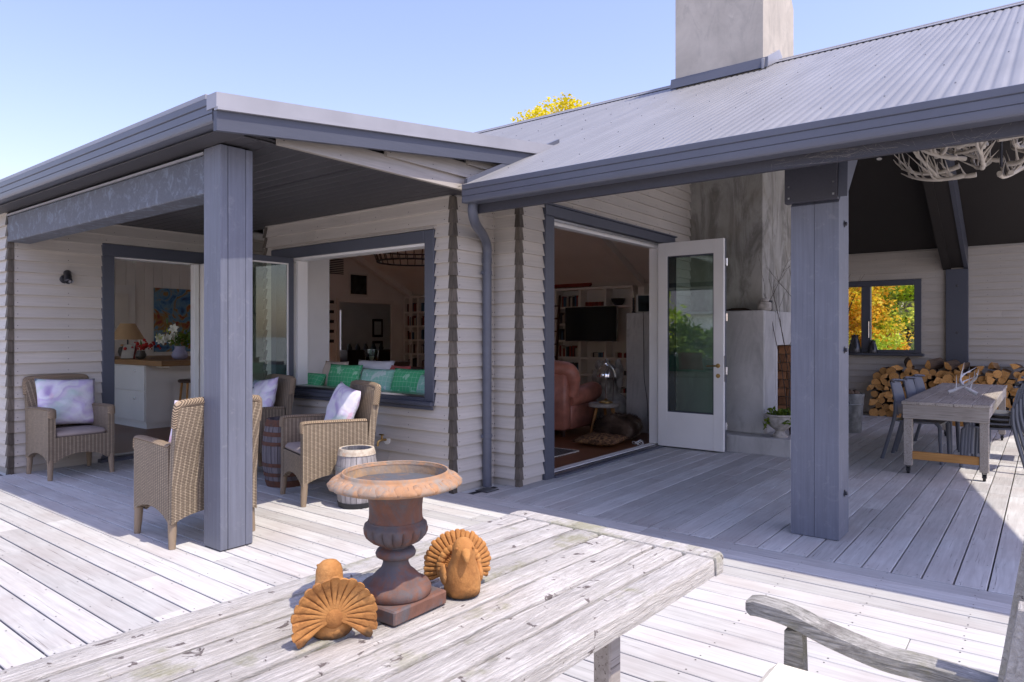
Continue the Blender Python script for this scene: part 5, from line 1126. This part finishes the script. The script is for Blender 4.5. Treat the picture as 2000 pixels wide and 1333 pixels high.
# ------------------------------------------------------------------ kitchen seen through the left door
ki = thing('kitchen_island', 'white kitchen island with drawers and thick timber top', 'island', (4.73, 10.6, 0))
MB().box(.02, 1.3, 0, 2.3, .09, .955).build('cabinet', 'white_paint', ki); MB().box(.05, 1.25, .04, 2.3, 0, .09).build('toe_kick', 'white_paint', ki)
for z0_, z1_ in ((.57, .94), (.12, .56)):
    for yy in (.01, 1.16):
        d = MB().box(0, .02, yy, yy+1.12, z0_, z1_, .003).build('drawer', 'white_paint', ki); MB().lathe([(.022, 0), (.02, .012), (.006, .02)], 10).build('handle', 'chrome', d, (0, yy+.30, (z0_+z1_)/2+.11), (0, R(-90), 0), 40)
MB().box(-.02, 1.45, -.57, 2.35, .956, 1.035, .006).build('countertop', 'oak', ki); MB().box(.15, .75, -.45, -.05, .925, .955).build('bracket', 'white_paint', ki)
bs = thing('bar_stool', 'round timber bar stool under the kitchen counter', 'stool', (5.28, 10.32, 0)); MB().lathe([(.16, .69), (.172, .70), (.172, .725), (.16, .735)], 24).build('seat', 'dark_wood', bs, smooth=40)
for k in range(4): a = R(45+90*k); MB().tube([(.12*math.cos(a), .12*math.sin(a), .69), (.19*math.cos(a), .19*math.sin(a), 0)], .018, 8).build('leg', 'honey_wood', bs, smooth=40)
for k in range(4): a = R(45+90*k); b = a+R(90); MB().tube([(.165*math.cos(a), .165*math.sin(a), .28), (.165*math.cos(b), .165*math.sin(b), .28)], .011, 6).build('rung', 'honey_wood', bs, smooth=40)
CT = 1.036
tl = thing('table_lamp', 'table lamp with wide tan shade on the kitchen counter', 'lamp', (4.98, 11.75, CT)); MB().lathe([(.07, 0), (.12, .04), (.14, .10), (.125, .17), (.07, .2), (.03, .21)], 20).build('base', 'dark_pot', tl, smooth=50); MB().lathe([(.1, .2), (.105, .215), (.09, .222)], 20).build('collar', 'honey_wood', tl); MB().tube([(0, 0, .2), (0, 0, .40)], .012, 8).build('stem', 'dark_steel', tl); MB().lathe([(.25, .30), (.11, .56), (.105, .56), (.245, .30)], 28, cap=False).build('lamp_shade', 'shade_paper', tl, smooth=40)
fv = thing('vase', 'lilac ribbed vase on the kitchen counter', 'vase', (5.22, 10.52, CT)); MB().lathe([(.07, 0), (.11, .03), (.118, .07), (.10, .12), (.075, .155), (.07, .18), (.085, .205), (.075, .2), (.06, .17), (.0001, .15)], 28, wob=lambda k, a: .0).build('body', 'lilac_glaze', fv, smooth=50)
bq = thing('lily_bouquet', 'white lilies with green buds in the lilac vase', 'flowers', (5.22, 10.52, CT+.15)); rg = random.Random(8)
for k in range(9):
    a = rg.uniform(1.2, 5.2); r_ = rg.uniform(.08, .34); z_ = rg.uniform(.10, .42); tip = Vector((r_*math.cos(a)*.8, r_*math.sin(a), z_)); MB().tube(smooth_path([(0, 0, 0), (tip.x*.4, tip.y*.4, z_*.7), tip], 4), .005, 5).build('stem', 'stem_green', bq)
    if k < 6:
        m = MB(); face = Vector((-.6+rg.uniform(-.3, .3), -.7+rg.uniform(-.3, .3), .2)).normalized(); u_ = face.orthogonal().normalized(); v_ = face.cross(u_)
        for p in range(6):
            b = p*math.pi/3; dr_ = u_*math.cos(b)+v_*math.sin(b); sd = face.cross(dr_); L = .085
            pts = [tip+dr_*L*s_+face*(.05*math.sin(s_*2.4)) for s_ in (0, .35, .7, 1)]; ws = (.008, .024, .02, .001)
            m.add([tuple(q+sd*w_*e) for q, w_ in zip(pts, ws) for e in (-1, 1)], [[0, 1, 3, 2], [2, 3, 5, 4], [4, 5, 7, 6]])
        m.build('lily', 'petal', bq)
    else: MB().tube([tip, tip+Vector((0, 0, .05)), tip+Vector((0, 0, .10))], [.004, .016, .003], 8).build('bud', 'stem_green', bq)
foliage('foliage', 'leaf_green', [leaves(blob_centers(14, .22, .26, .14, 6, .3, .16), 12, .08, .035, 6, tint=(.2, .9))], bq); foliage('small_blossom', 'leaf_lime', [leaves([(-.22, .22, .2), (-.16, .28, .17), (-.1, .2, .28)], 14, .06, .02, 7, tint=(.6, 1))], bq)
rv = thing('vase', 'small patterned round vase beside the tan lamp', 'vase', (4.92, 11.15, CT)); MB().lathe([(.04, 0), (.075, .03), (.08, .07), (.06, .11), (.065, .13), (.05, .12), (.0001, .1)], 20).build('body', 'dark_pot', rv, smooth=50)
rb = thing('red_flowers', 'red berries and blooms in the small round vase', 'flowers', (4.92, 11.15, CT+.1)); m = MB(); rg = random.Random(2)
for k in range(46): m.sphere((rg.gauss(.04, .08), rg.gauss(-.03, .09), .05+abs(rg.gauss(.03, .05))), rg.uniform(.012, .028), 7, 5)
m.build('blooms', 'red_petal', rb, smooth=60); MB().tube([(0, 0, 0), (.01, 0, .12), (.0, .01, .2)], [.004, .022, .002], 6).build('leaf', 'stem_green', rb)
bk = thing('leaning_book', 'open book leaning on a stand at the end of the counter', 'book', (4.78, 11.2, CT)); MB().bar((-.02, .02, .01), (.07, .14, .22), .2, .02).build('cover', 'book_red', bk); MB().bar((-.035, .02, .012), (.055, .14, .222), .17, .012).build('pages', 'book_white', bk)
pt = thing('abstract_painting', 'colourful abstract painting on the kitchen wall', 'painting', (6.32, 12.985, 1.70)); MB().box(-.36, .36, -.03, 0, -.60, .58).build('canvas', 'abstract_painting', pt)
dr_ = MB().box(4.9, 5.62, 12.955, 12.99, 0, 2.30).build('inner_door', 'white_paint', H); MB().box(5.02, 5.5, 12.935, 12.955, 1.1, 2.15, .003).build('panel', 'white_shelf', dr_)
for xx in np.arange(2.6, 8.4, .16): MB().box(xx, xx+.154, 12.993, 12.999, 0, 2.75).build('wall_lining', 'cream_wall', H)
for i, (yy) in enumerate((9.4, 11.2)): t = thing('ceiling_spot', ('nearer', 'farther')[i]+' small white spotlight on the kitchen beam', 'light', (4.85, yy, 2.58), 0, 'spots on the kitchen beam'); MB().lathe([(.03, -.05), (.034, 0), (.02, .035)], 12).build('body', 'mat_white', t, smooth=40)
sw = thing('wall_switch', 'white socket plate on the end of the kitchen island', 'socket', (5.95, 10.59, .86)); MB().box(-.06, .06, -.008, 0, -.035, .035, .002).build('plate', 'mat_white', sw)

# ------------------------------------------------------------------ window seat and dining room seen through the porch window
ws = thing('upholstered_bench', 'built-in window seat with pale pad below the porch window', 'seat', (4.64, 4.34, 0)); MB().box(.02, .58, 0, 2.58, 0, .70).build('box', 'white_paint', ws); MB().box(.03, .57, .03, 2.55, .701, .78, .02).build('pad', 'cream_fabric', ws)
SC = [((4.86, 6.70, .90), .44, .26, 'green_print', 'dark green printed cushion lying at the left end of the window seat', 90, 35), ((4.98, 6.45, .98), .42, .38, 'beige_fabric', 'beige cushion with red stripe behind the green ones', 90, 15), ((4.84, 6.10, .965), .56, .36, 'green_print', 'bright green cushion left of the mint one', 90, 14), ((4.83, 5.55, .945), .54, .34, 'mint_print', 'mint cushion with white figures in the middle of the window seat', 90, 18),
      ((5.05, 5.85, 1.00), .60, .38, 'white_fabric', 'white cushion behind the mint one', 90, 12), ((4.99, 5.38, .99), .30, .30, 'red_fabric', 'coral red cushion between mint and green ones', 90, 12), ((4.84, 5.08, .95), .50, .36, 'green_print', 'bright green cushion right of the mint one', 90, 16), ((4.80, 4.74, .93), .34, .30, 'mint_print', 'pale mint cushion at the right end of the window seat', 90, 20), ((5.0, 4.75, 1.0), .45, .36, 'red_fabric', 'pink and white cushion behind the right end cushions', 90, 10)]
for i, (p, w_, h_, mt, lab, rz, ti) in enumerate(SC):
    h_ *= .86; p = (p[0], p[1], p[2]-.03)
    o = link('seat_cushion', pillow_mesh(w_, h_, .15, mt, 40+i, .006, 12), None, p); o.rotation_euler = (Matrix.Rotation(R(-rz), 3, 'Z') @ Matrix.Rotation(R(-ti), 3, 'X')).to_euler(); tag(o, lab, 'cushion', 'cushions on the window seat')
def bookcase(label, x, y0, y1, z1, cols, rows, group, skip=()):
    """open white shelves on the wall, facing -X"""
    t = thing('bookcase', label, 'bookcase', (x, y0, 0), 0, group); D = .30; Wd = y1-y0; cw = Wd/cols
    MB().box(D-.015, D, 0, Wd, 0, z1).build('back_panel', 'white_shelf', t); MB().box(-.01, D-.016, -.02, Wd+.02, z1, z1+.05).build('top_board', 'white_shelf', t)
    for c in range(cols+1): MB().box(0, D-.016, c*cw-.03, c*cw+.03, 0, z1-.001).build('upright', 'white_shelf', t)
    zs = [.08+(z1-.12)*i/rows for i in range(rows)]
    for c in range(cols):
        for z_ in zs:
            if (c, round(z_, 1)) in skip: continue
            MB().box(.005, D-.017, c*cw+.031, (c+1)*cw-.031, z_, z_+.045).build('shelf', 'white_shelf', t)
    return t, zs, cw
def books(t_x, y0, z_, wid, seed, label_place, hmax=.26, fill=.85, where=''):
    rg = random.Random(seed); y = y0; e = y0+wid*fill; lst = []
    while y < e:
        w_ = rg.uniform(.03, .055); h_ = rg.uniform(hmax*.7, hmax); mt = rg.choice(['book_red', 'book_white', 'book_dark', 'book_dark', 'book_blue', 'book_white', 'book_red'])
        key = (round(w_, 2), round(h_, 2), mt)
        if key not in _bk: _bk[key] = MB().box(0, .17, 0, max(.02, round(w_, 2)-.002), 0, round(h_, 2), .002).mesh('book', mt)
        lst.append((link('book', _bk[key], None, (t_x+.04+rg.uniform(0, .03), y, z_)), mt)); y += round(w_, 2)+.001
    for i, (o, mt) in enumerate(lst[::-1]): tag(o, {'book_red': 'red', 'book_white': 'pale', 'book_dark': 'dark', 'book_blue': 'blue'}[mt]+' book, '+ORD[i]+' from left, '+where, 'book', 'books on '+label_place)
_bk = {}
_, zs, cw = bookcase('tall white bookcase at the far end seen through the porch window', 13.55, 12.2, 14.42, 2.46, 4, 6, 'white bookcases')
for r_ in range(1, 6):
    for c in (2, 3): books(13.55, 12.2+c*cw+.05, zs[r_]+.046, cw-.12, r_*7+c, 'the far bookcase seen through the porch window', .27, .9, ORD[r_]+' shelf up, '+('right', 'left')[c-2]+' bay of far bookcase')
sk = {(c, round(.08+(2.46-.12)*i/6, 1)) for c in (0, 1) for i in (3, 4)}
_, zs, cw = bookcase('white built-in shelves around the television', 13.55, 7.2, 9.9, 2.46, 4, 6, 'white bookcases', sk)
MB()
for r_ in range(0, 6):
    for c in (2, 3): books(13.55, 7.2+c*cw+.05, zs[r_]+.046, cw-.12, 100+r_*7+c, 'the shelves left of the television', .27, .92, ORD[r_]+' shelf up, '+('right', 'left')[c-2]+' bay beside television')
for c in (0, 1):
    for r_ in (0, 1, 2): books(13.55, 7.2+c*cw+.06, zs[r_]+.046, cw-.12, 200+r_*7+c, 'the low shelves under the television', .12, .6, ORD[r_]+' shelf up, '+('right', 'left')[c]+' bay under television')
bw_ = thing('bowl', 'dark round bowl on the top shelf right of the television', 'bowl', (13.70, 7.62, zs[5]+.046)); MB().lathe([(.06, 0), (.08, .01), (.14, .09), (.165, .16), (.155, .16), (.12, .08), (.0001, .02)], 24).build('body', 'charcoal', bw_, smooth=50)
for k in range(6): o = MB().lathe([(.035, 0), (.04, .01), (.04, .09), (.03, .1)], 12).build('canister', 'book_red', None, (13.68, 8.0+k*.085, zs[5]+.046), smooth=40); tag(o, 'small red canister on the top shelf, '+ORD[k]+' from the right', 'canister', 'red canisters on the top shelf')
tv = thing('television', 'wide black flat television in front of the shelves', 'television', (13.42, 8.18, 1.665)); MB().box(0, .05, -.68, .68, -.39, .39, .004).build('case', 'charcoal', tv); MB().box(-.002, -.0005, -.66, .66, -.37, .375).build('screen', 'black_screen', tv); MB().box(-.004, .05, -.688, -.681, -.39, .39).box(-.004, .05, -.688, .688, -.398, -.391).build('bezel', 'steel', tv); MB().box(.05, .13, -.05, .05, -.1, .1).build('wall_bracket', 'dark_steel', tv)
ld = thing('library_ladder', 'dark timber ladder leaning on the shelves left of the television', 'ladder', (13.30, 9.12, 0))
for yy in (-.04, .32): MB().bar((0, yy, 0), (.22, yy, 2.35), .05, .03).build('rail', 'dark_wood', ld)
for k in range(7): z_ = .3+k*.3; MB().bar((.22*z_/2.35, -.02, z_), (.22*z_/2.35, .30, z_), .05, .03).build('rung', 'dark_wood', ld)
sh = thing('model_ship', 'long dark model ship on top of the white shelves', 'model', (13.66, 8.85, 2.52)); MB().prism([(-.62, .12), (-.5, .02), (.55, .02), (.65, .13), (.5, .10), (-.5, .10)], -.05, .05, 'x').build('hull', 'book_red', sh); MB().box(-.045, .045, -.45, .45, .101, .125).build('deckhouse', 'book_dark', sh)
for k in range(4): MB().tube([(0, -.3+k*.19, .12), (0, -.3+k*.19, .26)], .022, 8).build('funnel', 'book_red', sh)
# red leather sofa, stool with lamp, lion, fur bean bag, cushion, rug
so = thing('leather_armchair', 'red brown leather armchair turned away, inside the wide door', 'armchair', (7.93, 5.24, 0), R(4))
MB().box(0, .20, 0, 1.0, .08, .88, .04).build('back', 'leather', so, smooth=50)
MB().tube(smooth_path([(.10, 1.0, .92), (.10, .5, .945), (.11, .10, .93), (.15, .0, .88), (.20, -.01, .74), (.22, .02, .56)], 5), [.115]*20+[.10]*6, 14).build('headrest', 'leather', so, smooth=60)
for y0_ in (.0, .86):
    MB().box(.201, .98, y0_, y0_+.14, .08, .47, .03).build('arm', 'leather', so, smooth=50); MB().tube(smooth_path([(.18, y0_+.06, .50), (.5, y0_+.05, .53), (.9, y0_+.04, .58), (1.02, y0_+.04, .54)], 4), [.10, .11, .12, .125, .13, .135, .14, .14, .14, .135, .12, .10, .05], 14).build('arm_roll', 'leather', so, smooth=60)
MB().box(.20, .96, .141, .859, .10, .44, .05).build('seat', 'leather', so, smooth=50)
for xx in (.06, .92):
    for yy in (.06, .92): MB().lathe([(.03, 0), (.035, .08)], 10, (xx, yy, 0)).build('foot', 'dark_wood', so)
ck = link('plaid_pillow', pillow_mesh(.48, .46, .15, 'red_check', 77, .006, 12), None, (8.45, 6.45, .74)); ck.rotation_euler = (Matrix.Rotation(R(-70), 3, 'Z') @ Matrix.Rotation(R(-20), 3, 'X')).to_euler(); tag(ck, 'red and white plaid pillow beyond the leather armchair', 'pillow')
s2 = thing('leather_sofa', 'second dark leather seat behind the plaid pillow', 'sofa', (8.5, 6.25, 0)); MB().box(-.1, 1.0, 0, .9, .1, .46, .04).build('seat', 'leather', s2, smooth=50); MB().box(.25, 1.0, .3, .9, .46, .82, .05).build('back', 'leather', s2, smooth=50)
st = thing('three_legged_stool', 'rustic wooden stool with splayed legs holding the metal lamp', 'stool', (8.46, 4.92, 0)); 
vs_ = []; n_ = 18
for z_, k_ in ((.40, .95), (.41, 1), (.445, 1), (.455, .96)):
    for j in range(n_): a = 2*math.pi*j/n_; r_ = .26*k_*(1+.05*math.sin(3*a+1)); vs_.append((r_*math.cos(a), r_*math.sin(a)*.8, z_))
MB().add(vs_, [[i*n_+j, i*n_+(j+1) % n_, (i+1)*n_+(j+1) % n_, (i+1)*n_+j] for i in range(3) for j in range(n_)]+[list(range(n_))[::-1], list(range(3*n_, 4*n_))]).build('seat', 'grey_timber', st, smooth=40)
for a in (R(150), R(30), R(265), R(330)): MB().tube([(.13*math.cos(a), .12*math.sin(a), .41), (.24*math.cos(a), .22*math.sin(a), 0)], [.022, .017], 8).build('leg', 'honey_wood', st, smooth=40)
lm = thing('metal_lamp', 'silver dome lamp on a slim stem, standing on the stool', 'lamp', (8.46, 4.90, .457)); MB().lathe([(.10, 0), (.10, .012), (.07, .03), (.03, .035), (.015, .06)], 24).build('base', 'brass', lm, smooth=40); MB().tube([(0, 0, .03), (0, 0, .58)], .011, 8).build('stem', 'chrome', lm, smooth=40); MB().lathe([(.128, .36), (.13, .375), (.125, .42), (.10, .48), (.06, .525), (.03, .54), (.03, .575), (.015, .59), (.02, .61), (.0001, .625)], 28, cap=False).build('lamp_shade', 'chrome', lm, (0, 0, 0), smooth=50)
MB().tube(smooth_path([(.02, -.02, .5), (.10, -.06, .3), (.16, -.02, .05), (.18, .0, -.40)], 5), .004, 5).build('cord', 'dark_wood', lm)
li = thing('stone_lion', 'weathered stone lion sitting upright beside the fireplace', 'statue', (9.15, 5.22, 0), R(200)); sk_ = MB()
sk_.lathe([(.24, 0), (.25, .03), (.22, .06)], 18); sk_.sphere((0, .03, .30), .21, 16, 12, sc=(.95, 1.2, 1.25)); sk_.sphere((0, -.05, .55), .17, 16, 12, sc=(1, .95, 1.3)); 
sk_.tube([(-.09, -.14, .45), (-.09, -.19, .25), (-.09, -.20, .04), (-.09, -.25, .03)], [.075, .06, .052, .045], 10); sk_.tube([(.09, -.14, .45), (.09, -.19, .25), (.09, -.20, .04), (.09, -.25, .03)], [.075, .06, .052, .045], 10)
sk_.sphere((.13, .09, .17), .13, 12, 9, sc=(.8, 1.2, 1.1)); sk_.sphere((-.13, .09, .17), .13, 12, 9, sc=(.8, 1.2, 1.1))
body = sk_.build('body', 'stone_statue', li, smooth=60)
mn = MB(); rg = random.Random(3)
mn.sphere((0, -.07, .85), .135, 14, 10, sc=(.95, 1.0, 1.1))
for k in range(46):
    a = rg.uniform(0, 6.28); z_ = rg.uniform(.58, .98); r_ = .15+.05*math.sin((z_-.58)*7); mn.sphere((r_*math.cos(a), -.04+r_*math.sin(a)*.95, z_), rg.uniform(.04, .06), 8, 6, sc=(1, 1, 1.5))
mn.sphere((0, -.20, .83), .065, 10, 8, sc=(1, 1.1, .85)); mn.sphere((-.1, -.06, 1.0), .035, 8, 6); mn.sphere((.1, -.06, 1.0), .035, 8, 6); mn.build('mane_and_head', 'stone_statue', li, smooth=60)
fu = thing('fur_beanbag', 'brown and white fur beanbag slumped by the door', 'beanbag', (8.30, 4.62, .001)); vs_ = []; fs = []; n_ = 40; m_ = 18
def furp(a, b): 
    z_ = .165*(1+math.sin(b))-.01*math.cos(3*a); r_ = math.cos(b)**.7; sad = -.05*math.exp(-((math.cos(a)*r_)**2)/.05)*max(0, math.sin(b)); return Vector((.36*r_*math.cos(a)*(1+.06*math.sin(2*a)), .30*r_*math.sin(a), max(0, z_+sad)))
for i in range(m_+1):
    b = -math.pi/2+math.pi*i/m_
    for j in range(n_): vs_.append(tuple(furp(2*math.pi*j/n_, min(max(b, -1.57), 1.57))))
fs = [[i*n_+j, i*n_+(j+1) % n_, (i+1)*n_+(j+1) % n_, (i+1)*n_+j] for i in range(m_) for j in range(n_)]
MB().add(vs_, fs).build('bag', 'fur', fu, smooth=60)
rn = np.random.RandomState(2); V = []; F_ = []
for k in range(9000):
    a = rn.uniform(0, 6.28); b = math.asin(rn.uniform(-.9, 1)); p = furp(a, b); nn_ = Vector((p.x/.36**2, p.y/.30**2, (p.z-.16)/.16**2)).normalized(); d = (nn_*.6+Vector((rn.normal(0, .3), rn.normal(0, .3), -.35+rn.normal(0, .2)))).normalized(); sd = d.cross(nn_); sd = sd.normalized() if sd.length > 1e-4 else Vector((1, 0, 0)); o = len(V); V += [tuple(p-sd*.0022), tuple(p+sd*.0022), tuple(p+d*.04)]; F_.append([o, o+1, o+2])
tag(MB().add(V, F_).build('fur_strands', 'fur', fu), kind='stuff')
kc = link('floor_cushion', pillow_mesh(.62, .60, .13, 'kilim', 90, .012, 14, .16), None, (7.72, 4.55, .062)); kc.rotation_euler = (R(90), 0, R(12)); tag(kc, 'flat brown woven floor cushion in front of the fur beanbag', 'cushion')
rug = thing('rug', 'grey woven rug with cream fringe on the timber floor', 'rug', (6.55, 4.70, .002)); MB().box(-.55, .50, -.22, .5, 0, .01).build('pile', 'rug_wool', rug); m = MB()
for k in range(60): y_ = -.22+.72*k/59; m.bar((.5, y_, .005), (.54+random.uniform(-.008, .008), y_+random.uniform(-.01, .01), .004), .006, .004)
for k in range(90): x_ = -.55+1.05*k/89; m.bar((x_, -.22, .005), (x_+random.uniform(-.01, .01), -.25+random.uniform(-.008, .008), .004), .006, .004)
tag(m.build('fringe', 'cream_fabric', rug), kind='stuff')
cd = thing('white_cable', 'loose white cables coiled at the door jamb', 'cable', (7.98, 4.12, .004))
for k in range(3): MB().tube([(math.cos(a)*(.05+.02*k)-.05, math.sin(a)*(.035+.012*k)+.02*k-.03, .03+.025*math.sin(a*2+k)) for a in np.linspace(0, 5.8, 24)], .004, 5, cap=True).build('loop', 'cord_white', cd)
fc = thing('black_cable', 'thin cable hanging down the inner fireplace block', 'cable', (9.0, 4.56, 0)); MB().tube(smooth_path([(-.075, .0, 1.74), (-.065, -.005, 1.2), (-.065, -.01, .8), (-.07, -.06, .45), (-.08, -.08, .04)], 6), .004, 5).build('wire', 'charcoal', fc)
pf = thing('photo_frame', 'white edged picture frame leaning on the inner fireplace', 'frame', (9.16, 4.62, 1.735), R(-60)); MB().bar((0, 0, 0), (0, .10, .27), .3, .02).build('frame', 'mat_white', pf); MB().bar((0, -.012, .02), (0, .082, .255), .25, .012).build('picture', 'photo_dark', pf)
cs = thing('candlestick', 'dark twisted candlestick beside the photo frame', 'candlestick', (9.05, 4.78, 1.735)); MB().lathe([(.03, 0), (.02, .02)]+[(.014+.005*(k % 2), .03+k*.02) for k in range(9)]+[(.02, .22)], 12).build('stick', 'charcoal', cs); MB().tube([(0, 0, .22), (0, 0, .30)], .011, 8).build('candle', 'candle_wax', cs)
# dining furniture and far wall
it = thing('inner_dining_table', 'dark dining table inside, seen over the window seat cushions', 'table', (8.6, 9.9, 0)); MB().box(-1.4, 1.4, -.5, .5, .72, .76, .004).build('top', 'dark_wood', it)
for sx in (-1.25, 1.25):
    for sy in (-.4, .4): MB().box(sx-.035, sx+.035, sy-.035, sy+.035, 0, .719).build('leg', 'dark_wood', it)
def wchair(lab, x, y, rz):
    t = thing('spindle_chair', lab, 'chair', (x, y, 0), rz, 'dark dining chairs inside'); MB().box(-.2, .2, -.2, .2, .43, .46, .006).build('seat', 'dark_wood', t)
    for sx in (-.18, .18):
        for sy in (-.18, .18): MB().tube([(sx*.85, sy*.85, .43), (sx*1.1, sy*1.1, 0)], .015, 6).build('leg', 'dark_wood', t)
        MB().tube([(sx, .19, .45), (sx*1.05, .27, .93)], .014, 6).build('back_post', 'dark_wood', t)
    MB().box(-.20, .20, .255, .275, .83, .95, .006).build('top_rail', 'dark_wood', t); MB().box(-.18, .18, .215, .23, .62, .68, .004).build('mid_rail', 'dark_wood', t)
for i, (x, y, rz, l) in enumerate(((7.6, 9.2, 180, 'leftmost'), (8.3, 9.15, 175, 'second from left'), (9.0, 9.18, 183, 'third from left'), (9.7, 9.2, 178, 'rightmost'))): wchair('dark timber dining chair, '+l+' of the row inside', x, y, R(rz))
hl = thing('glass_goblet', 'large cut glass candle goblet on the inner table', 'goblet', (8.02, 9.35, .76)); MB().lathe([(.08, 0), (.08, .01), (.02, .03), (.018, .10), (.05, .14), (.10, .20), (.115, .30), (.12, .40), (.115, .40), (.105, .25), (.04, .15)], 24, cap=False).build('bowl', 'glass', hl, smooth=50); MB().lathe([(.07, .19), (.075, .20), (.075, .28), (.0001, .285)], 18).build('candle', 'candle_wax', hl)
for x0_, x1_, z0_, z1_, lab, mt in ((11.64, 12.28, 2.45, 3.06, 'dark square picture in white frame high on the gable wall', 'photo_dark'),): 
    f_ = thing('framed_picture', lab, 'picture', ((x0_+x1_)/2, 14.49, (z0_+z1_)/2)); w_ = (x1_-x0_)/2; h_ = (z1_-z0_)/2; MB().box(-w_, w_, -.03, 0, -h_, h_, .004).build('frame', 'mat_white', f_); MB().box(-w_+.05, w_-.05, -.034, -.0301, -h_+.05, h_-.05).build('picture', mt, f_)
vt = thing('wall_vent', 'slatted grey vent high on the gable wall', 'vent', (11.2, 14.49, 3.19)); MB().box(-.28, .28, -.02, 0, -.22, .22).build('frame', 'white_shelf', vt)
for k in range(9): MB().box(-.26, .26, -.03, -.021, -.2+k*.046, -.175+k*.046).build('slat', 'dark_steel', vt)
dc = MB().box(11.25, 11.34, 14.46, 14.5, 0, 2.28).box(13.11, 13.2, 14.46, 14.5, 0, 2.28).box(11.25, 13.2, 14.461, 14.5, 2.28, 2.38).build('doorway_casing', 'white_shelf', H)
for i, (y_, z0_, z1_) in enumerate(((16.2, 1.35, 1.95), (16.2, .6, 1.25))): f_ = thing('framed_picture', ('upper', 'lower')[i]+' framed print in the far room', 'picture', (15.25, 17.49, (z0_+z1_)/2), 0, 'prints in the far room'); MB().box(-.22, .22, -.02, 0, -.3, .3).build('frame', 'dark_wood', f_); MB().box(-.15, .15, -.022, -.0201, -.22, .22).build('print', 'mat_white', f_)
sb = thing('sideboard', 'dark sideboard with clutter in the far room', 'sideboard', (14.4, 17.1, 0)); MB().box(-.9, .9, -.25, .3, 0, .95, .005).build('case', 'dark_wood', sb); MB().box(-.85, -.02, -.258, -.25, .1, .85).build('door', 'dark_wood', sb); MB().box(.02, .85, -.258, -.25, .1, .85).build('door', 'dark_wood', sb)
for k in range(5): o = MB().lathe([(.06, 0), (.08, .05), (.05, .14), (.03, .2)], 12).build('pot', 'book_dark', None, (13.7+k*.32, 17.0, .951), smooth=50); tag(o, 'dark pot on the far sideboard, '+ORD[k]+' from the left', 'pot', 'pots on the far sideboard')
cn = thing('ring_chandelier', 'black ring chandelier hanging high inside the porch window', 'chandelier', (8.0, 8.35, 2.62)); MB().tube([(.55*math.cos(a), .55*math.sin(a), 0) for a in np.linspace(0, 2*math.pi, 33)], .014, 6).build('lower_ring', 'charcoal', cn); MB().tube([(.62*math.cos(a), .62*math.sin(a), .2) for a in np.linspace(0, 2*math.pi, 33)], .012, 6).build('upper_ring', 'charcoal', cn)
for k in range(28): a = 2*math.pi*k/28; MB().tube([(.55*math.cos(a), .55*math.sin(a), 0), (.62*math.cos(a), .62*math.sin(a), .2)], .009, 5).build('strut', 'dark_wood', cn)
for k in range(3): a = 2*math.pi*k/3; MB().tube([(.62*math.cos(a), .62*math.sin(a), .2), (0, 0, .9)], .005, 5).build('chain', 'charcoal', cn)
MB().tube([(0, 0, .9), (0, 0, IC(9.5)-2.62-.35)], .008, 5).build('rod', 'charcoal', cn)
bl = thing('window_blind', 'white slatted shutter at the far room window', 'blind', (13.39, 17.55, 1.5))
for k in range(22): MB().box(-.38, .38, -.02, .02, -.78+k*.072, -.775+k*.072).build('slat', 'white_paint', bl)
tree('garden_shrub', 'lime tree outside the far room shutters', 'tree', 15.6, 21.0, 4.5, 2.0, 'leaf_lime', 60, 40, 60, .11, 2.0, 'garden trees')
ws_ = thing('wall_shelf', 'narrow shelf rack of small dark bottles left of the doorway', 'rack', (10.95, 14.48, 1.2))
for k in range(5): MB().box(-.2, .2, -.1, 0, k*.25, k*.25+.02).build('ledge', 'white_shelf', ws_); MB().box(-.05, .16, -.08, -.02, k*.25+.021, k*.25+.10).build('bottle_row', 'charcoal', ws_)

# cobwebs under the eaves
cw_ = MB(); rg = random.Random(9)
for (c, s_, n_) in (((4.39, .95, 2.47), (.03, .4, .04), 90), ((4.40, .35, 2.46), (.03, .2, .05), 60), ((4.42, 3.85, 2.50), (.06, .05, .10), 160), ((2.37, 4.32, 2.62), (.05, .1, .03), 70)):
    for k in range(n_):
        p = Vector((c[0]+rg.gauss(0, s_[0]*.5), c[1]+rg.gauss(0, s_[1]*.5), c[2]+rg.gauss(0, s_[2]*.5))); d = Vector((rg.gauss(0, 1)*s_[0], rg.gauss(0, 1)*s_[1]*.35, rg.gauss(0, 1)*s_[2])); sd = Vector((rg.gauss(0, 1), rg.gauss(0, 1), rg.gauss(0, 1))).normalized()*.0005; o = len(cw_.v); cw_.v += [tuple(p-sd), tuple(p+sd), tuple(p+d+sd*.4)]; cw_.f.append([o, o+1, o+2]); cw_.mi.append(0)
tag(cw_.build('cobwebs', 'cobweb'), 'wispy grey cobwebs under the gutters and eaves', 'cobweb', kind='stuff')
